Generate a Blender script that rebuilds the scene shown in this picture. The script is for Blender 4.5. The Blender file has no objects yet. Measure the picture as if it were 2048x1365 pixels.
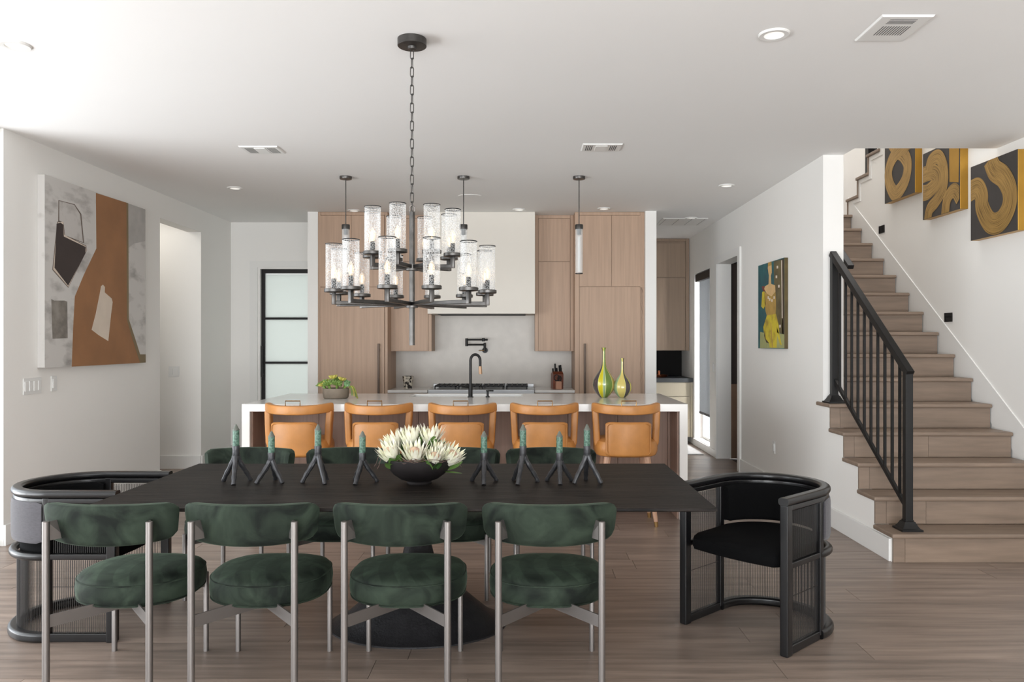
import bpy, bmesh, math, random
from mathutils import Vector, Matrix
random.seed(7)
PI = math.pi
C = bpy.context.scene.collection
# ------------------------------------------------------------------ camera
F = 1550.0; VX, VY = 1045.0, 686.0; H = 1.40        # focal length and vanishing point for a 2048x1365 frame
cam = bpy.data.cameras.new('camera'); co = bpy.data.objects.new('camera', cam); C.objects.link(co)
cam.sensor_width = 36; cam.lens = F/2048*36; cam.clip_start = .05
cam.shift_x = -(VX-1024)/2048; cam.shift_y = (VY-682.5)/2048
co.location = (0, 0, H); co.rotation_euler = (PI/2, 0, 0)
bpy.context.scene.camera = co
# ------------------------------------------------------------------ world, lights, exposure
w = bpy.data.worlds.new('world'); bpy.context.scene.world = w; w.use_nodes = True
bg = w.node_tree.nodes['Background']; bg.inputs[0].default_value = (.86, .93, 1, 1); bg.inputs[1].default_value = 1.0
vs = bpy.context.scene.view_settings
vs.view_transform = 'Standard'; vs.look = 'None'; vs.gamma = 1; vs.use_curve_mapping = False; vs.exposure = 0.84
def area(name, loc, rot, sx, sy, power, col=(1, 1, 1), spread=180):
    l = bpy.data.lights.new(name, 'AREA'); l.shape = 'RECTANGLE'; l.size = sx; l.size_y = sy
    l.energy = power; l.color = col; l.spread = math.radians(spread)
    o = bpy.data.objects.new(name, l); C.objects.link(o); o.location = loc; o.rotation_euler = rot
    return o
# rotation (0,-90deg,0) faces +X ; (90deg,0,0) faces +Y ; (-90deg,0,0) faces -Y
area('daylight_left', (-5.0, 2.2, 1.35), (0, -PI/2, 0), 2.5, 5.6, 105, (.93, .97, 1))
area('daylight_front', (-.5, -5.9, 1.45), (PI/2, 0, 0), 8.5, 2.7, 170, (.93, .97, 1))
def aim(d): return Vector(d).to_track_quat('-Z', 'Y').to_euler()
area('ceiling_fill_left', (-5.3, 2.2, .1), aim((.75, .05, .66)), 5.6, 1.4, 95, (.97, .985, 1))       # added uplight outside the glass, brightens the ceiling like ground bounce
area('ceiling_fill_front', (-.5, -6.5, .1), aim((0, .85, .55)), 8.5, 1.4, 430, (.97, .985, 1))  # unseen low lamp added behind the camera to lift the ceiling
area('stairwell_light', (3.4, 7.2, 5.5), (0, 0, 0), 2.0, 2.6, 38, (1, .99, .98))
area('frosted_door_daylight', (-2.85, 10.3, 1.3), (-PI/2, 0, 0), 1.2, 2.4, 9, (1, 1, 1))
area('hall_window_daylight', (3.2, 10.2, 1.3), (0, PI/2, 0), 2.2, .84, 95, (.97, .98, 1))
area('side_hall_fill', (-4.3, 8.1, 2.84), (0, 0, 0), .8, .5, 3.5, (1, .96, .9))  # unseen lamp added to brighten the side hall wall

# ------------------------------------------------------------------ materials
MATS = {}
def srgb(r, g, b):
    f = lambda c: (c/255/12.92) if c/255 <= .04045 else ((c/255+.055)/1.055)**2.4
    return (f(r), f(g), f(b), 1)
def nodes(name):
    m = bpy.data.materials.new(name); m.use_nodes = True; MATS[name] = m
    nt = m.node_tree; return m, nt, nt.nodes['Principled BSDF']
def mat(name, col, rough=.5, metal=0, var=0, vscale=3, stretch=(1, 1, 1), bump=0, bscale=40, sheen=0, rand=0, coat=0,
        col2=None, detail=6, spec=None, emit=None, estr=0, contrast=(.3, .7)):
    m, nt, b = nodes(name); N, L = nt.nodes, nt.links
    c1 = srgb(*col)
    b.inputs['Base Color'].default_value = c1; b.inputs['Roughness'].default_value = rough
    b.inputs['Metallic'].default_value = metal
    if sheen: b.inputs['Sheen Weight'].default_value = sheen; b.inputs['Sheen Roughness'].default_value = .4
    if coat: b.inputs['Coat Weight'].default_value = coat; b.inputs['Coat Roughness'].default_value = .12
    if spec is not None: b.inputs['Specular IOR Level'].default_value = spec
    if emit: b.inputs['Emission Color'].default_value = srgb(*emit); b.inputs['Emission Strength'].default_value = estr
    if var or bump or col2:
        tc = N.new('ShaderNodeTexCoord'); mp = N.new('ShaderNodeMapping'); mp.inputs['Scale'].default_value = stretch
        src = tc.outputs['Object']
        if rand:
            oi = N.new('ShaderNodeObjectInfo'); mu = N.new('ShaderNodeVectorMath'); mu.operation = 'SCALE'
            mu.inputs[0].default_value = (37, 51, 23); L.new(oi.outputs['Random'], mu.inputs['Scale'])
            ad = N.new('ShaderNodeVectorMath'); ad.operation = 'ADD'; L.new(src, ad.inputs[0]); L.new(mu.outputs[0], ad.inputs[1])
            src = ad.outputs[0]
        L.new(src, mp.inputs[0])
        nz = N.new('ShaderNodeTexNoise'); nz.inputs['Scale'].default_value = vscale; nz.inputs['Detail'].default_value = detail
        L.new(mp.outputs[0], nz.inputs['Vector'])
        rp = N.new('ShaderNodeValToRGB'); rp.color_ramp.elements[0].position = contrast[0]; rp.color_ramp.elements[1].position = contrast[1]
        if col2: ca, cb = srgb(*col2), c1
        else:
            ca = tuple(c*(1-var) for c in c1[:3])+(1,); cb = tuple(min(1, c*(1+var)) for c in c1[:3])+(1,)
        rp.color_ramp.elements[0].color = ca; rp.color_ramp.elements[1].color = cb
        L.new(nz.outputs[0], rp.inputs[0]); out = rp.outputs[0]
        if rand:
            hs = N.new('ShaderNodeHueSaturation'); mr = N.new('ShaderNodeMapRange')
            mr.inputs[3].default_value = 1-rand; mr.inputs[4].default_value = 1+rand
            L.new(oi.outputs['Random'], mr.inputs[0]); L.new(mr.outputs[0], hs.inputs['Value']); L.new(out, hs.inputs['Color']); out = hs.outputs[0]
        L.new(out, b.inputs['Base Color'])
        if bump:
            n2 = N.new('ShaderNodeTexNoise'); n2.inputs['Scale'].default_value = bscale; n2.inputs['Detail'].default_value = 4
            L.new(mp.outputs[0], n2.inputs['Vector'])
            bp = N.new('ShaderNodeBump'); bp.inputs['Strength'].default_value = bump; bp.inputs['Distance'].default_value = .01
            L.new(n2.outputs[0], bp.inputs['Height']); L.new(bp.outputs[0], b.inputs['Normal'])
    return m
WALL = mat('wall_paint', (238, 236, 232), .75, var=.012, vscale=.8, bump=.03, bscale=150)
CEIL = mat('ceiling_paint', (242, 241, 239), .85, var=.01, vscale=.7, bump=.02, bscale=120)
TRIM = mat('trim_paint', (232, 231, 228), .4)
OAKF = mat('floor_oak', (138, 122, 111), .36, var=.3, vscale=2.0, stretch=(1.0, 13, 4), bump=.08, bscale=8, rand=.13, detail=9)
SUBF = mat('subfloor', (70, 58, 50), .8)
TREAD = mat('stair_oak', (131, 113, 98), .42, var=.16, vscale=1.6, stretch=(1.6, 10, 16), bump=.06, bscale=6, rand=.05, detail=9)
CAB = mat('cabinet_oak', (178, 149, 126), .5, var=.09, vscale=2.5, stretch=(16, 16, .6), bump=.04, bscale=10, rand=.015, detail=8)
CABD = mat('cabinet_oak_dark', (150, 128, 108), .5, var=.08, vscale=2.5, stretch=(16, 16, .6), rand=.02, detail=8)
ISLW = mat('island_walnut', (150, 122, 107), .5, var=.14, vscale=2.5, stretch=(18, 18, .5), rand=.03, detail=8)
GAP = mat('shadow_gap', (70, 55, 45), .8)
QUARTZ = mat('white_quartz', (226, 223, 219), .16, var=.02, vscale=5)
STONE = mat('backsplash_stone', (203, 196, 187), .35, var=.045, vscale=9, bump=.01, detail=10)
HOOD = mat('hood_plaster', (225, 219, 209), .7, var=.012, vscale=2)
STEEL = mat('brushed_steel', (160, 160, 160), .3, 1, var=.05, vscale=3, stretch=(1, 30, 30))
NICKEL = mat('satin_nickel', (132, 127, 124), .45, .9)
BLACKM = mat('black_metal', (22, 21, 21), .45, .3)
BRONZE = mat('dark_bronze', (88, 86, 84), .36, .9, var=.25, vscale=14, bump=.05, bscale=60)
BRASS = mat('aged_brass', (176, 140, 92), .35, 1)
TABLEW = mat('black_oak', (42, 37, 34), .5, spec=.12, col2=(15, 13, 12), contrast=(.4, .62), vscale=2.2, stretch=(2.0, 30, 30), bump=.22, bscale=6, detail=9)
BASEM = mat('black_iron', (28, 27, 29), .5, .2, var=.3, vscale=30, bump=.25, bscale=90)
BLKW = mat('black_lacquer_wood', (15, 14, 15), .34, 0, var=.2, vscale=6, stretch=(4, 4, 1), coat=.3, spec=.35)
REED = mat('dark_reed', (36, 33, 31), .5)
FABG = mat('grey_fabric', (76, 74, 78), .9, var=.14, vscale=60, stretch=(1, 1, 5), bump=.25, bscale=300, sheen=.2)
FABB = mat('black_fabric', (10, 10, 11), .95, spec=.1, var=.2, vscale=200)
LEATH = mat('tan_leather', (186, 126, 66), .42, var=.2, vscale=6, bump=.12, bscale=35, contrast=(.25, .75))
LEGW = mat('stool_wood', (188, 148, 122), .5, var=.08, vscale=4, stretch=(10, 10, 1))
CAND = mat('green_candle', (48, 78, 64), .45, col2=(92, 122, 106), vscale=90, contrast=(.42, .62), detail=3)
CANDT = mat('candle_tip', (92, 96, 88), .4)
IRON = mat('cast_iron', (62, 62, 64), .4, .5, var=.3, vscale=20, bump=.3, bscale=40)
BOWLM = mat('dark_bowl', (34, 30, 30), .5, .1, var=.25, vscale=8, bump=.06, bscale=30)
PETAL = mat('protea_petal', (236, 232, 216), .5, col2=(208, 208, 164), vscale=14, contrast=(.3, .5))
PCORE = mat('protea_core', (214, 190, 150), .8, col2=(190, 150, 140), vscale=50)
LEAF = mat('green_leaf', (92, 124, 62), .4, var=.25, vscale=12)
LEAFD = mat('dark_leaf', (56, 86, 44), .4, var=.25, vscale=12)
TWIG = mat('twig', (92, 72, 64), .8)
SUCC = mat('succulent_green', (112, 140, 66), .5, var=.25, vscale=20)
SUCC2 = mat('succulent_yellow', (188, 178, 84), .5, var=.2, vscale=20)
SUCC3 = mat('succulent_blue', (120, 160, 110), .5, var=.15, vscale=20)
CLAYB = mat('taupe_planter', (124, 112, 98), .8, var=.14, vscale=9, bump=.1)
PLATE = mat('switch_plastic', (228, 228, 226), .35)
DARK = mat('dark_void', (24, 22, 21), .9)
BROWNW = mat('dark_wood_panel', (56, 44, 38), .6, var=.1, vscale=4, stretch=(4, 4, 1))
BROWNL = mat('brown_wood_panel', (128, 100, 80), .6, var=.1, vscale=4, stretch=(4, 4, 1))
PANTRYM = mat('champagne_metal', (178, 168, 148), .4, .35)
DSLAB = mat('dark_slate', (58, 60, 62), .4, var=.06)
COPPER = mat('copper', (160, 98, 70), .35, 1)
BLOCKW = mat('walnut_block', (112, 58, 38), .35, var=.2, vscale=8, stretch=(1, 1, 8))
RUG = mat('grey_rug', (176, 174, 172), .95, var=.1, vscale=30, bump=.2, bscale=200)
SHADE = mat('roller_shade', (150, 154, 156), .9, var=.14, vscale=60)
_nt = SHADE.node_tree; _tl = _nt.nodes.new('ShaderNodeBsdfTranslucent'); _tl.inputs[0].default_value = srgb(138, 139, 140); _mx = _nt.nodes.new('ShaderNodeMixShader'); _mx.inputs[0].default_value = .6
_nt.links.new(_nt.nodes['Principled BSDF'].outputs[0], _mx.inputs[1]); _nt.links.new(_tl.outputs[0], _mx.inputs[2]); _nt.links.new(_mx.outputs[0], _nt.nodes['Material Output'].inputs[0])
WHITE = mat('glazed_white', (240, 240, 238), .2)
EXT = mat('bright_exterior_wall', (240, 240, 238), .8)
LIGHTD = mat('lamp_lens', (235, 235, 232), .4, emit=(255, 250, 240), estr=.35)
BULB = mat('bulb_filament', (255, 225, 170), .4, emit=(255, 205, 130), estr=4)

def velvet(name, rings):
    m, nt, b = nodes(name); N, L = nt.nodes, nt.links
    tc = N.new('ShaderNodeTexCoord'); oi = N.new('ShaderNodeObjectInfo'); mu = N.new('ShaderNodeVectorMath'); mu.operation = 'SCALE'
    mu.inputs[0].default_value = (13, 7, 5); L.new(oi.outputs['Random'], mu.inputs['Scale'])
    ad = N.new('ShaderNodeVectorMath'); L.new(tc.outputs['Object'], ad.inputs[0]); L.new(mu.outputs[0], ad.inputs[1])
    nz = N.new('ShaderNodeTexNoise'); nz.inputs['Scale'].default_value = 7; nz.inputs['Detail'].default_value = 5; nz.inputs['Distortion'].default_value = 1.2
    L.new(ad.outputs[0], nz.inputs['Vector'])
    rp = N.new('ShaderNodeValToRGB'); e = rp.color_ramp.elements
    e[0].position = .36; e[0].color = srgb(15, 21, 17); e[1].position = .66; e[1].color = srgb(46, 57, 46)
    L.new(nz.outputs[0], rp.inputs[0]); out = rp.outputs[0]
    if rings:                                          # curved paler and darker bands across the seat top
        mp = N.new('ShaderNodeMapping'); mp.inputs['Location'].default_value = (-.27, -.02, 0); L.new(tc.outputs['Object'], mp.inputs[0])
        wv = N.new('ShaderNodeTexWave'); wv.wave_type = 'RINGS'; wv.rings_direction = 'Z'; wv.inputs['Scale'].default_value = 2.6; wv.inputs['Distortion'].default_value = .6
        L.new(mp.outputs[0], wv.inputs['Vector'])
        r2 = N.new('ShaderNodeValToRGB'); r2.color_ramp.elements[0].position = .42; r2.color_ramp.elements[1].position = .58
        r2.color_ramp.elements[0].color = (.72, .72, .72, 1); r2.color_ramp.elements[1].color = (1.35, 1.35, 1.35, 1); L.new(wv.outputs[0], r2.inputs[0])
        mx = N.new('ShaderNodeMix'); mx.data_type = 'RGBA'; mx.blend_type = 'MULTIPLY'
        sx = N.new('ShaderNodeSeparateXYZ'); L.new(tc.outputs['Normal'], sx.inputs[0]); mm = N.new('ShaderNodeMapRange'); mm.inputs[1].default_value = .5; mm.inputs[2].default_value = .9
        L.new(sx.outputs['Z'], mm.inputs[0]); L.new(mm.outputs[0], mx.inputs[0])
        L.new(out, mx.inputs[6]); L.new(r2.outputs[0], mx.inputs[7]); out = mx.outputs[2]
    L.new(out, b.inputs['Base Color']); b.inputs['Roughness'].default_value = .75
    b.inputs['Sheen Weight'].default_value = .2; b.inputs['Sheen Roughness'].default_value = .35; b.inputs['Sheen Tint'].default_value = srgb(170, 195, 170); b.inputs['Specular IOR Level'].default_value = .2
    bp = N.new('ShaderNodeBump'); bp.inputs['Strength'].default_value = .25; bp.inputs['Distance'].default_value = .01
    L.new(nz.outputs[0], bp.inputs['Height']); L.new(bp.outputs[0], b.inputs['Normal'])
    return m
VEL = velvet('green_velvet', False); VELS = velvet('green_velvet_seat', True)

def crackle():
    m, nt, b = nodes('crackled_glass'); N, L = nt.nodes, nt.links
    tc = N.new('ShaderNodeTexCoord'); v = N.new('ShaderNodeTexVoronoi'); v.feature = 'DISTANCE_TO_EDGE'; v.inputs['Scale'].default_value = 95
    L.new(tc.outputs['Object'], v.inputs['Vector'])
    nz = N.new('ShaderNodeTexNoise'); nz.inputs['Scale'].default_value = 60; L.new(tc.outputs['Object'], nz.inputs['Vector'])
    mr = N.new('ShaderNodeMapRange'); mr.inputs[1].default_value = 0; mr.inputs[2].default_value = .12; mr.inputs[3].default_value = .42; mr.inputs[4].default_value = .06
    L.new(v.outputs['Distance'], mr.inputs[0])
    lw = N.new('ShaderNodeLayerWeight'); lw.inputs[0].default_value = .35
    ad = N.new('ShaderNodeMath'); ad.operation = 'ADD'; ad.use_clamp = True; L.new(mr.outputs[0], ad.inputs[0])
    ml = N.new('ShaderNodeMath'); ml.operation = 'MULTIPLY'; ml.inputs[1].default_value = .35; L.new(lw.outputs['Facing'], ml.inputs[0]); L.new(ml.outputs[0], ad.inputs[1])
    b.inputs['Base Color'].default_value = (.93, .95, .95, 1); b.inputs['Roughness'].default_value = .12
    bp = N.new('ShaderNodeBump'); bp.inputs['Strength'].default_value = .8; bp.inputs['Distance'].default_value = .004
    L.new(nz.outputs[0], bp.inputs['Height']); L.new(bp.outputs[0], b.inputs['Normal'])
    tl = N.new('ShaderNodeBsdfTranslucent'); tl.inputs[0].default_value = (.95, .96, .96, 1)
    m0 = N.new('ShaderNodeMixShader'); m0.inputs[0].default_value = .35; L.new(b.outputs[0], m0.inputs[1]); L.new(tl.outputs[0], m0.inputs[2])
    tr = N.new('ShaderNodeBsdfTransparent'); mx = N.new('ShaderNodeMixShader')
    L.new(ad.outputs[0], mx.inputs[0]); L.new(tr.outputs[0], mx.inputs[1]); L.new(m0.outputs[0], mx.inputs[2])
    L.new(mx.outputs[0], N['Material Output'].inputs[0]); return m
CRACK = crackle()
def clearglass(name, a=.25, col=(.9, .93, .93, 1), rough=.05):
    m, nt, b = nodes(name); N, L = nt.nodes, nt.links
    b.inputs['Base Color'].default_value = col; b.inputs['Roughness'].default_value = rough
    tr = N.new('ShaderNodeBsdfTransparent'); mx = N.new('ShaderNodeMixShader'); mx.inputs[0].default_value = a
    L.new(tr.outputs[0], mx.inputs[1]); L.new(b.outputs[0], mx.inputs[2]); L.new(mx.outputs[0], N['Material Output'].inputs[0]); return m
TUBEG = clearglass('pendant_glass', .3); PANE = clearglass('window_glass', .12)
def frosted():
    m, nt, b = nodes('frosted_glass'); N, L = nt.nodes, nt.links
    b.inputs['Base Color'].default_value = srgb(205, 209, 206); b.inputs['Roughness'].default_value = .35
    tl = N.new('ShaderNodeBsdfTranslucent'); tl.inputs[0].default_value = srgb(226, 230, 227)
    mx = N.new('ShaderNodeMixShader'); mx.inputs[0].default_value = .7
    L.new(b.outputs[0], mx.inputs[1]); L.new(tl.outputs[0], mx.inputs[2]); L.new(mx.outputs[0], N['Material Output'].inputs[0]); return m
FROST = frosted()
def stroke_mat(name, ca, cb, metal, freq):
    m, nt, b = nodes(name); N, L = nt.nodes, nt.links
    uv = N.new('ShaderNodeUVMap'); mp = N.new('ShaderNodeMapping'); mp.inputs['Scale'].default_value = (.6, freq, 1); L.new(uv.outputs[0], mp.inputs[0])
    nz = N.new('ShaderNodeTexNoise'); nz.inputs['Scale'].default_value = 2; nz.inputs['Detail'].default_value = 3; L.new(mp.outputs[0], nz.inputs['Vector'])
    rp = N.new('ShaderNodeValToRGB'); rp.color_ramp.elements[0].position = .38; rp.color_ramp.elements[1].position = .52
    rp.color_ramp.elements[0].color = srgb(*cb); rp.color_ramp.elements[1].color = srgb(*ca)
    L.new(nz.outputs[0], rp.inputs[0]); L.new(rp.outputs[0], b.inputs['Base Color'])
    b.inputs['Metallic'].default_value = metal; b.inputs['Roughness'].default_value = .42
    return m
GOLDS = stroke_mat('gold_brush_stroke', (186, 150, 88), (112, 86, 46), .6, 24)
GOLDP = mat('gold_leaf', (190, 146, 62), .38, .7, var=.15, vscale=4)
CHAR = mat('charcoal_paint', (58, 54, 52), .6, var=.1, vscale=6)

# ------------------------------------------------------------------ mesh helpers
class MB:
    def __init__(s): s.bm = bmesh.new(); s.wn = False
    def _v(s, p): return s.bm.verts.new(p)
    def poly(s, pts, mi=0):
        f = s.bm.faces.new([s._v(p) for p in pts]); f.material_index = mi; return s
    def box(s, c, d, bev=0, rot=None, mi=0, seg=2):
        g = bmesh.ops.create_cube(s.bm, size=1); vs_ = g['verts']
        for v in vs_: v.co = Vector((v.co.x*d[0], v.co.y*d[1], v.co.z*d[2]))
        fs = {f for v in vs_ for f in v.link_faces}
        for f in fs: f.material_index = mi
        if bev:
            s.wn = True
            es = list({e for v in vs_ for e in v.link_edges})
            r = bmesh.ops.bevel(s.bm, geom=es, offset=bev, segments=seg, affect='EDGES', profile=.5)
            vs_ = list({v for v in r['verts']} | {v for v in vs_ if v.is_valid})
            for f in r['faces']: f.material_index = mi
            vs_ = list({v for f in {f for v in vs_ for f in v.link_faces} for v in f.verts})
        M = Matrix.Translation(c) @ (rot.to_4x4() if rot is not None else Matrix())
        for v in vs_: v.co = M @ v.co
        return s
    def bx(s, x0, x1, y0, y1, z0, z1, bev=0, mi=0):
        return s.box(((x0+x1)/2, (y0+y1)/2, (z0+z1)/2), (abs(x1-x0), abs(y1-y0), abs(z1-z0)), bev, None, mi)
    def loft(s, rings, caps=True, closed=True, loop=False, mi=0):
        R = [[s._v(p) for p in r] for r in rings]; n = len(R[0])
        m = len(R)
        for i in range(m if loop else m-1):
            a, b = R[i], R[(i+1) % m]
            for j in range(n if closed else n-1):
                k = (j+1) % n
                f = s.bm.faces.new((a[j], a[k], b[k], b[j])); f.material_index = mi
        if caps and not loop:
            for r, rev in ((R[0], True), (R[-1], False)):
                try:
                    f = s.bm.faces.new(list(reversed(r)) if rev else r); f.material_index = mi
                except ValueError: pass
        return s
    def tube(s, pts, rad, n=8, caps=True, loop=False, mi=0, up=None, sx=1, sy=1):
        P = [Vector(p) for p in pts]; m = len(P); rings = []
        if not hasattr(rad, '__len__'): rad = [rad]*m
        prev = None
        for i, p in enumerate(P):
            if loop: t = P[(i+1) % m]-P[i-1]
            else: t = P[min(i+1, m-1)]-P[max(i-1, 0)]
            t.normalize()
            if up is not None: a = Vector(up)
            elif prev is None: a = Vector((0, 0, 1)) if abs(t.z) < .9 else Vector((1, 0, 0))
            else: a = prev
            u = (a-t*a.dot(t))
            if u.length < 1e-6: u = Vector((1, 0, 0))-t*t.x
            u.normalize(); v = t.cross(u); prev = u
            rings.append([p+(u*math.cos(2*PI*k/n)*sy+v*math.sin(2*PI*k/n)*sx)*rad[i] for k in range(n)])
        return s.loft(rings, caps, True, loop, mi)
    def sweep(s, pts, prof, up=(0, 0, 1), caps=True, loop=False, mi=0):
        """prof: list of (side, up) offsets"""
        s.wn = True
        P = [Vector(p) for p in pts]; m = len(P); rings = []
        for i, p in enumerate(P):
            if loop: d1 = P[i]-P[i-1]; d2 = P[(i+1) % m]-P[i]
            else: d1 = P[i]-P[max(i-1, 0)]; d2 = P[min(i+1, m-1)]-P[i]
            if d1.length < 1e-9: d1 = d2
            if d2.length < 1e-9: d2 = d1
            d1.normalize(); d2.normalize(); t = (d1+d2).normalized(); a = Vector(up)
            sd = t.cross(a).normalized(); u = sd.cross(t).normalized(); k = 1/max(.3, math.sqrt((1+d1.dot(d2))/2))
            rings.append([p+sd*x*k+u*z for x, z in prof])
        return s.loft(rings, caps, True, loop, mi)
    def cyl(s, a, b, r, r2=None, n=16, mi=0):
        return s.tube([a, b], [r, r if r2 is None else r2], n, mi=mi)
    def lathe(s, prof, c=(0, 0, 0), n=32, mi=0, sx=1, sy=1, caps=True):
        rings = [[Vector((c[0]+r*math.cos(2*PI*k/n)*sx, c[1]+r*math.sin(2*PI*k/n)*sy, c[2]+z)) for k in range(n)] for r, z in prof]
        return s.loft(rings, caps, mi=mi)
    def prism(s, pts, a, b, axis='x', mi=0):
        def q(p, t): return {'x': (t, p[0], p[1]), 'y': (p[0], t, p[1]), 'z': (p[0], p[1], t)}[axis]
        return s.loft([[q(p, a) for p in pts], [q(p, b) for p in pts]], mi=mi)
    def sphere(s, c, r, sc=(1, 1, 1), n=12, mi=0):
        prof = [(max(r*math.sin(PI*i/n), 1e-4), -r*math.cos(PI*i/n)*sc[2]) for i in range(n+1)]
        return s.lathe(prof, c, n*2 if n < 10 else 20, mi, sc[0], sc[1])
    def xf(s, M):
        bmesh.ops.transform(s.bm, matrix=M, verts=s.bm.verts); return s
    def mesh(s, name, mats, smooth=True, ang=35):
        bmesh.ops.recalc_face_normals(s.bm, faces=s.bm.faces)
        me = bpy.data.meshes.new(name); s.bm.to_mesh(me); s.bm.free()
        for m in (mats if isinstance(mats, (list, tuple)) else [mats]): me.materials.append(m)
        if smooth:
            me.shade_smooth(); me.set_sharp_from_angle(angle=math.radians(ang))
        return me
    def build(s, name, mats, parent=None, loc=None, rot=None, smooth=True, label=None, kind=None):
        me = s.mesh(name, mats, smooth, 50 if s.wn else 35); o = bpy.data.objects.new(name, me); C.objects.link(o)
        if s.wn and smooth: o.modifiers.new('wn', 'WEIGHTED_NORMAL').keep_sharp = True
        if parent: o.parent = parent
        if loc: o.location = loc
        if rot: o.rotation_euler = rot
        if label: o['label'] = label
        if kind: o['kind'] = kind
        return o
def thing(name, label, cat, loc=(0, 0, 0), rz=0, group=None):
    o = bpy.data.objects.new(name, None); C.objects.link(o); o.location = loc; o.rotation_euler = (0, 0, rz)
    o.empty_display_size = .1; o['label'] = label; o['category'] = cat
    if group: o['group'] = group
    return o
def tag(o, label, cat, group=None):
    o['label'] = label; o['category'] = cat
    if group: o['group'] = group
    return o
def struct(o): o['kind'] = 'structure'; return o
def copy_tree(o, parent=None):
    c = o.copy(); C.objects.link(c); c.parent = parent
    for ch in list(o.children): copy_tree(ch, c)
    return c
def again(o, loc, rz, label, group=None):
    c = copy_tree(o); c.location = loc; c.rotation_euler = (0, 0, rz); c['label'] = label
    if group: c['group'] = group
    return c
def link(name, me, parent, loc=(0, 0, 0), rot=(0, 0, 0)):
    o = bpy.data.objects.new(name, me); C.objects.link(o); o.parent = parent; o.location = loc; o.rotation_euler = rot; return o
def rrect(w_, h_, r, n=4):
    pts = []
    for cx, cy, a0 in ((w_/2-r, h_/2-r, 0), (-w_/2+r, h_/2-r, PI/2), (-w_/2+r, -h_/2+r, PI), (w_/2-r, -h_/2+r, 1.5*PI)):
        for i in range(n+1):
            a = a0+PI/2*i/n; pts.append((cx+r*math.cos(a), cy+r*math.sin(a)))
    return pts
def bez(p, n=24):
    """Catmull-Rom through 2D/3D points"""
    P = [Vector(q) for q in p]; out = []
    for i in range(len(P)-1):
        p0, p1, p2, p3 = P[max(i-1, 0)], P[i], P[i+1], P[min(i+2, len(P)-1)]
        for k in range(n):
            t = k/n; out.append(.5*((2*p1)+(p2-p0)*t+(2*p0-5*p1+4*p2-p3)*t*t+(3*p1-p0-3*p2+p3)*t**3))
    out.append(P[-1]); return out

# ------------------------------------------------------------------ room dimensions
CZ = 2.876                       # ceiling
XL, XR = -3.57, 2.36             # left wall, right wall of the dining room
XS, XW = 2.52, 3.60              # stairwell left face, stairwell right wall
R_, T_, D0 = .1864, .2521, 4.651 # riser, tread, depth of nosing zero
def nose(n): return D0+T_*n
# floor: planks running left to right
fl = struct(MB().bx(-6, 5, -6, 11.6, -.12, -.016).build('floor', SUBF))
rows = [2.05+.196*i for i in range(49)]
for i, y in enumerate(rows):
    y1 = min(y+.196, 11.55)
    x = -3.9 - random.random()*1.7 if y < 7.5 else -5.6-random.random()*.5
    xmax = 3.6 if y < 4.9 else 2.5
    while x < xmax:
        ln = random.uniform(1.7, 2.5); xe = min(x+ln, xmax+.02)
        if xmax-xe < .5: xe = xmax
        if xe > -3.6 or 7.6 < y < 8.7:
            MB().bx(x+.0012, xe-.0012, y+.0012, y1-.0012, -.016, 0).build('plank', OAKF, fl, smooth=False)
        x = xe
MB().bx(-6, 5, -6, 2.05, -.016, 0).build('plank', OAKF, fl, smooth=False)
# ceiling with the stairwell opening
struct(MB().bx(-6, XS, -6, 11.6, CZ, CZ+.3).bx(XS, 5, -6, 5.88, CZ, CZ+.3).build('ceiling', CEIL, smooth=False))
struct(MB().bx(2.3, 5, 5.5, 9.7, 5.6, 5.7).build('ceiling_stairwell', CEIL, smooth=False))
# left wall: glazed opening near the camera, solid stretch, hallway opening, far stretch
struct(MB().bx(XL-.15, XL, 5.33, 7.63, 0, CZ).bx(XL-.15, XL, 7.63, 8.606, 2.63, CZ).bx(XL-.15, XL, 8.606, 9.64, 0, CZ)
       .bx(XL-.15, XL, -1.5, -1.2, 0, CZ).bx(-6, XL, -1.65, -1.5, 0, CZ).bx(-6.15, -6, -6, -1.5, 0, CZ).build('wall_left', WALL, smooth=False))
struct(MB().bx(-6, XL-.15, 8.606, 8.75, 0, CZ).bx(-6, XL-.15, 7.5, 7.63, 0, CZ).bx(-5.6, -5.5, 7.63, 8.606, 0, CZ).build('wall_side_hall', WALL, smooth=False))
struct(MB().bx(XL, -3.215, 9.49, 9.64, 0, CZ).bx(-3.215, -2.42, 9.49, 9.64, 2.306, CZ).build('wall_back_left', WALL, smooth=False))
struct(MB().bx(-2.42, -2.305, 8.73, 9.64, 0, CZ).build('wall_kitchen_left', WALL, smooth=False))
struct(MB().bx(-2.42, 1.498, 9.33, 9.48, 0, CZ).build('wall_kitchen_back', WALL, smooth=False))
struct(MB().bx(1.375, 1.498, 8.67, 11.5, 0, CZ).build('wall_kitchen_right', WALL, smooth=False))
struct(MB().bx(1.3, 2.6, 11.5, 11.6, 0, CZ).build('wall_hall_back', WALL, smooth=False))
# right wall with doorway and tall window
r = MB()
r.bx(XR, XS, 6.085, 8.45, 0, CZ).bx(XR, XS, 8.45, 9.36, 2.35, CZ).bx(XR, XS, 9.36, 9.77, 0, CZ)
r.bx(XR, XS, 9.77, 10.63, 2.34, CZ).bx(XR, XS, 9.77, 10.63, 0, .096).bx(XR, XS, 10.63, 11.5, 0, CZ)
struct(r.build('wall_right', WALL, smooth=False))
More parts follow.
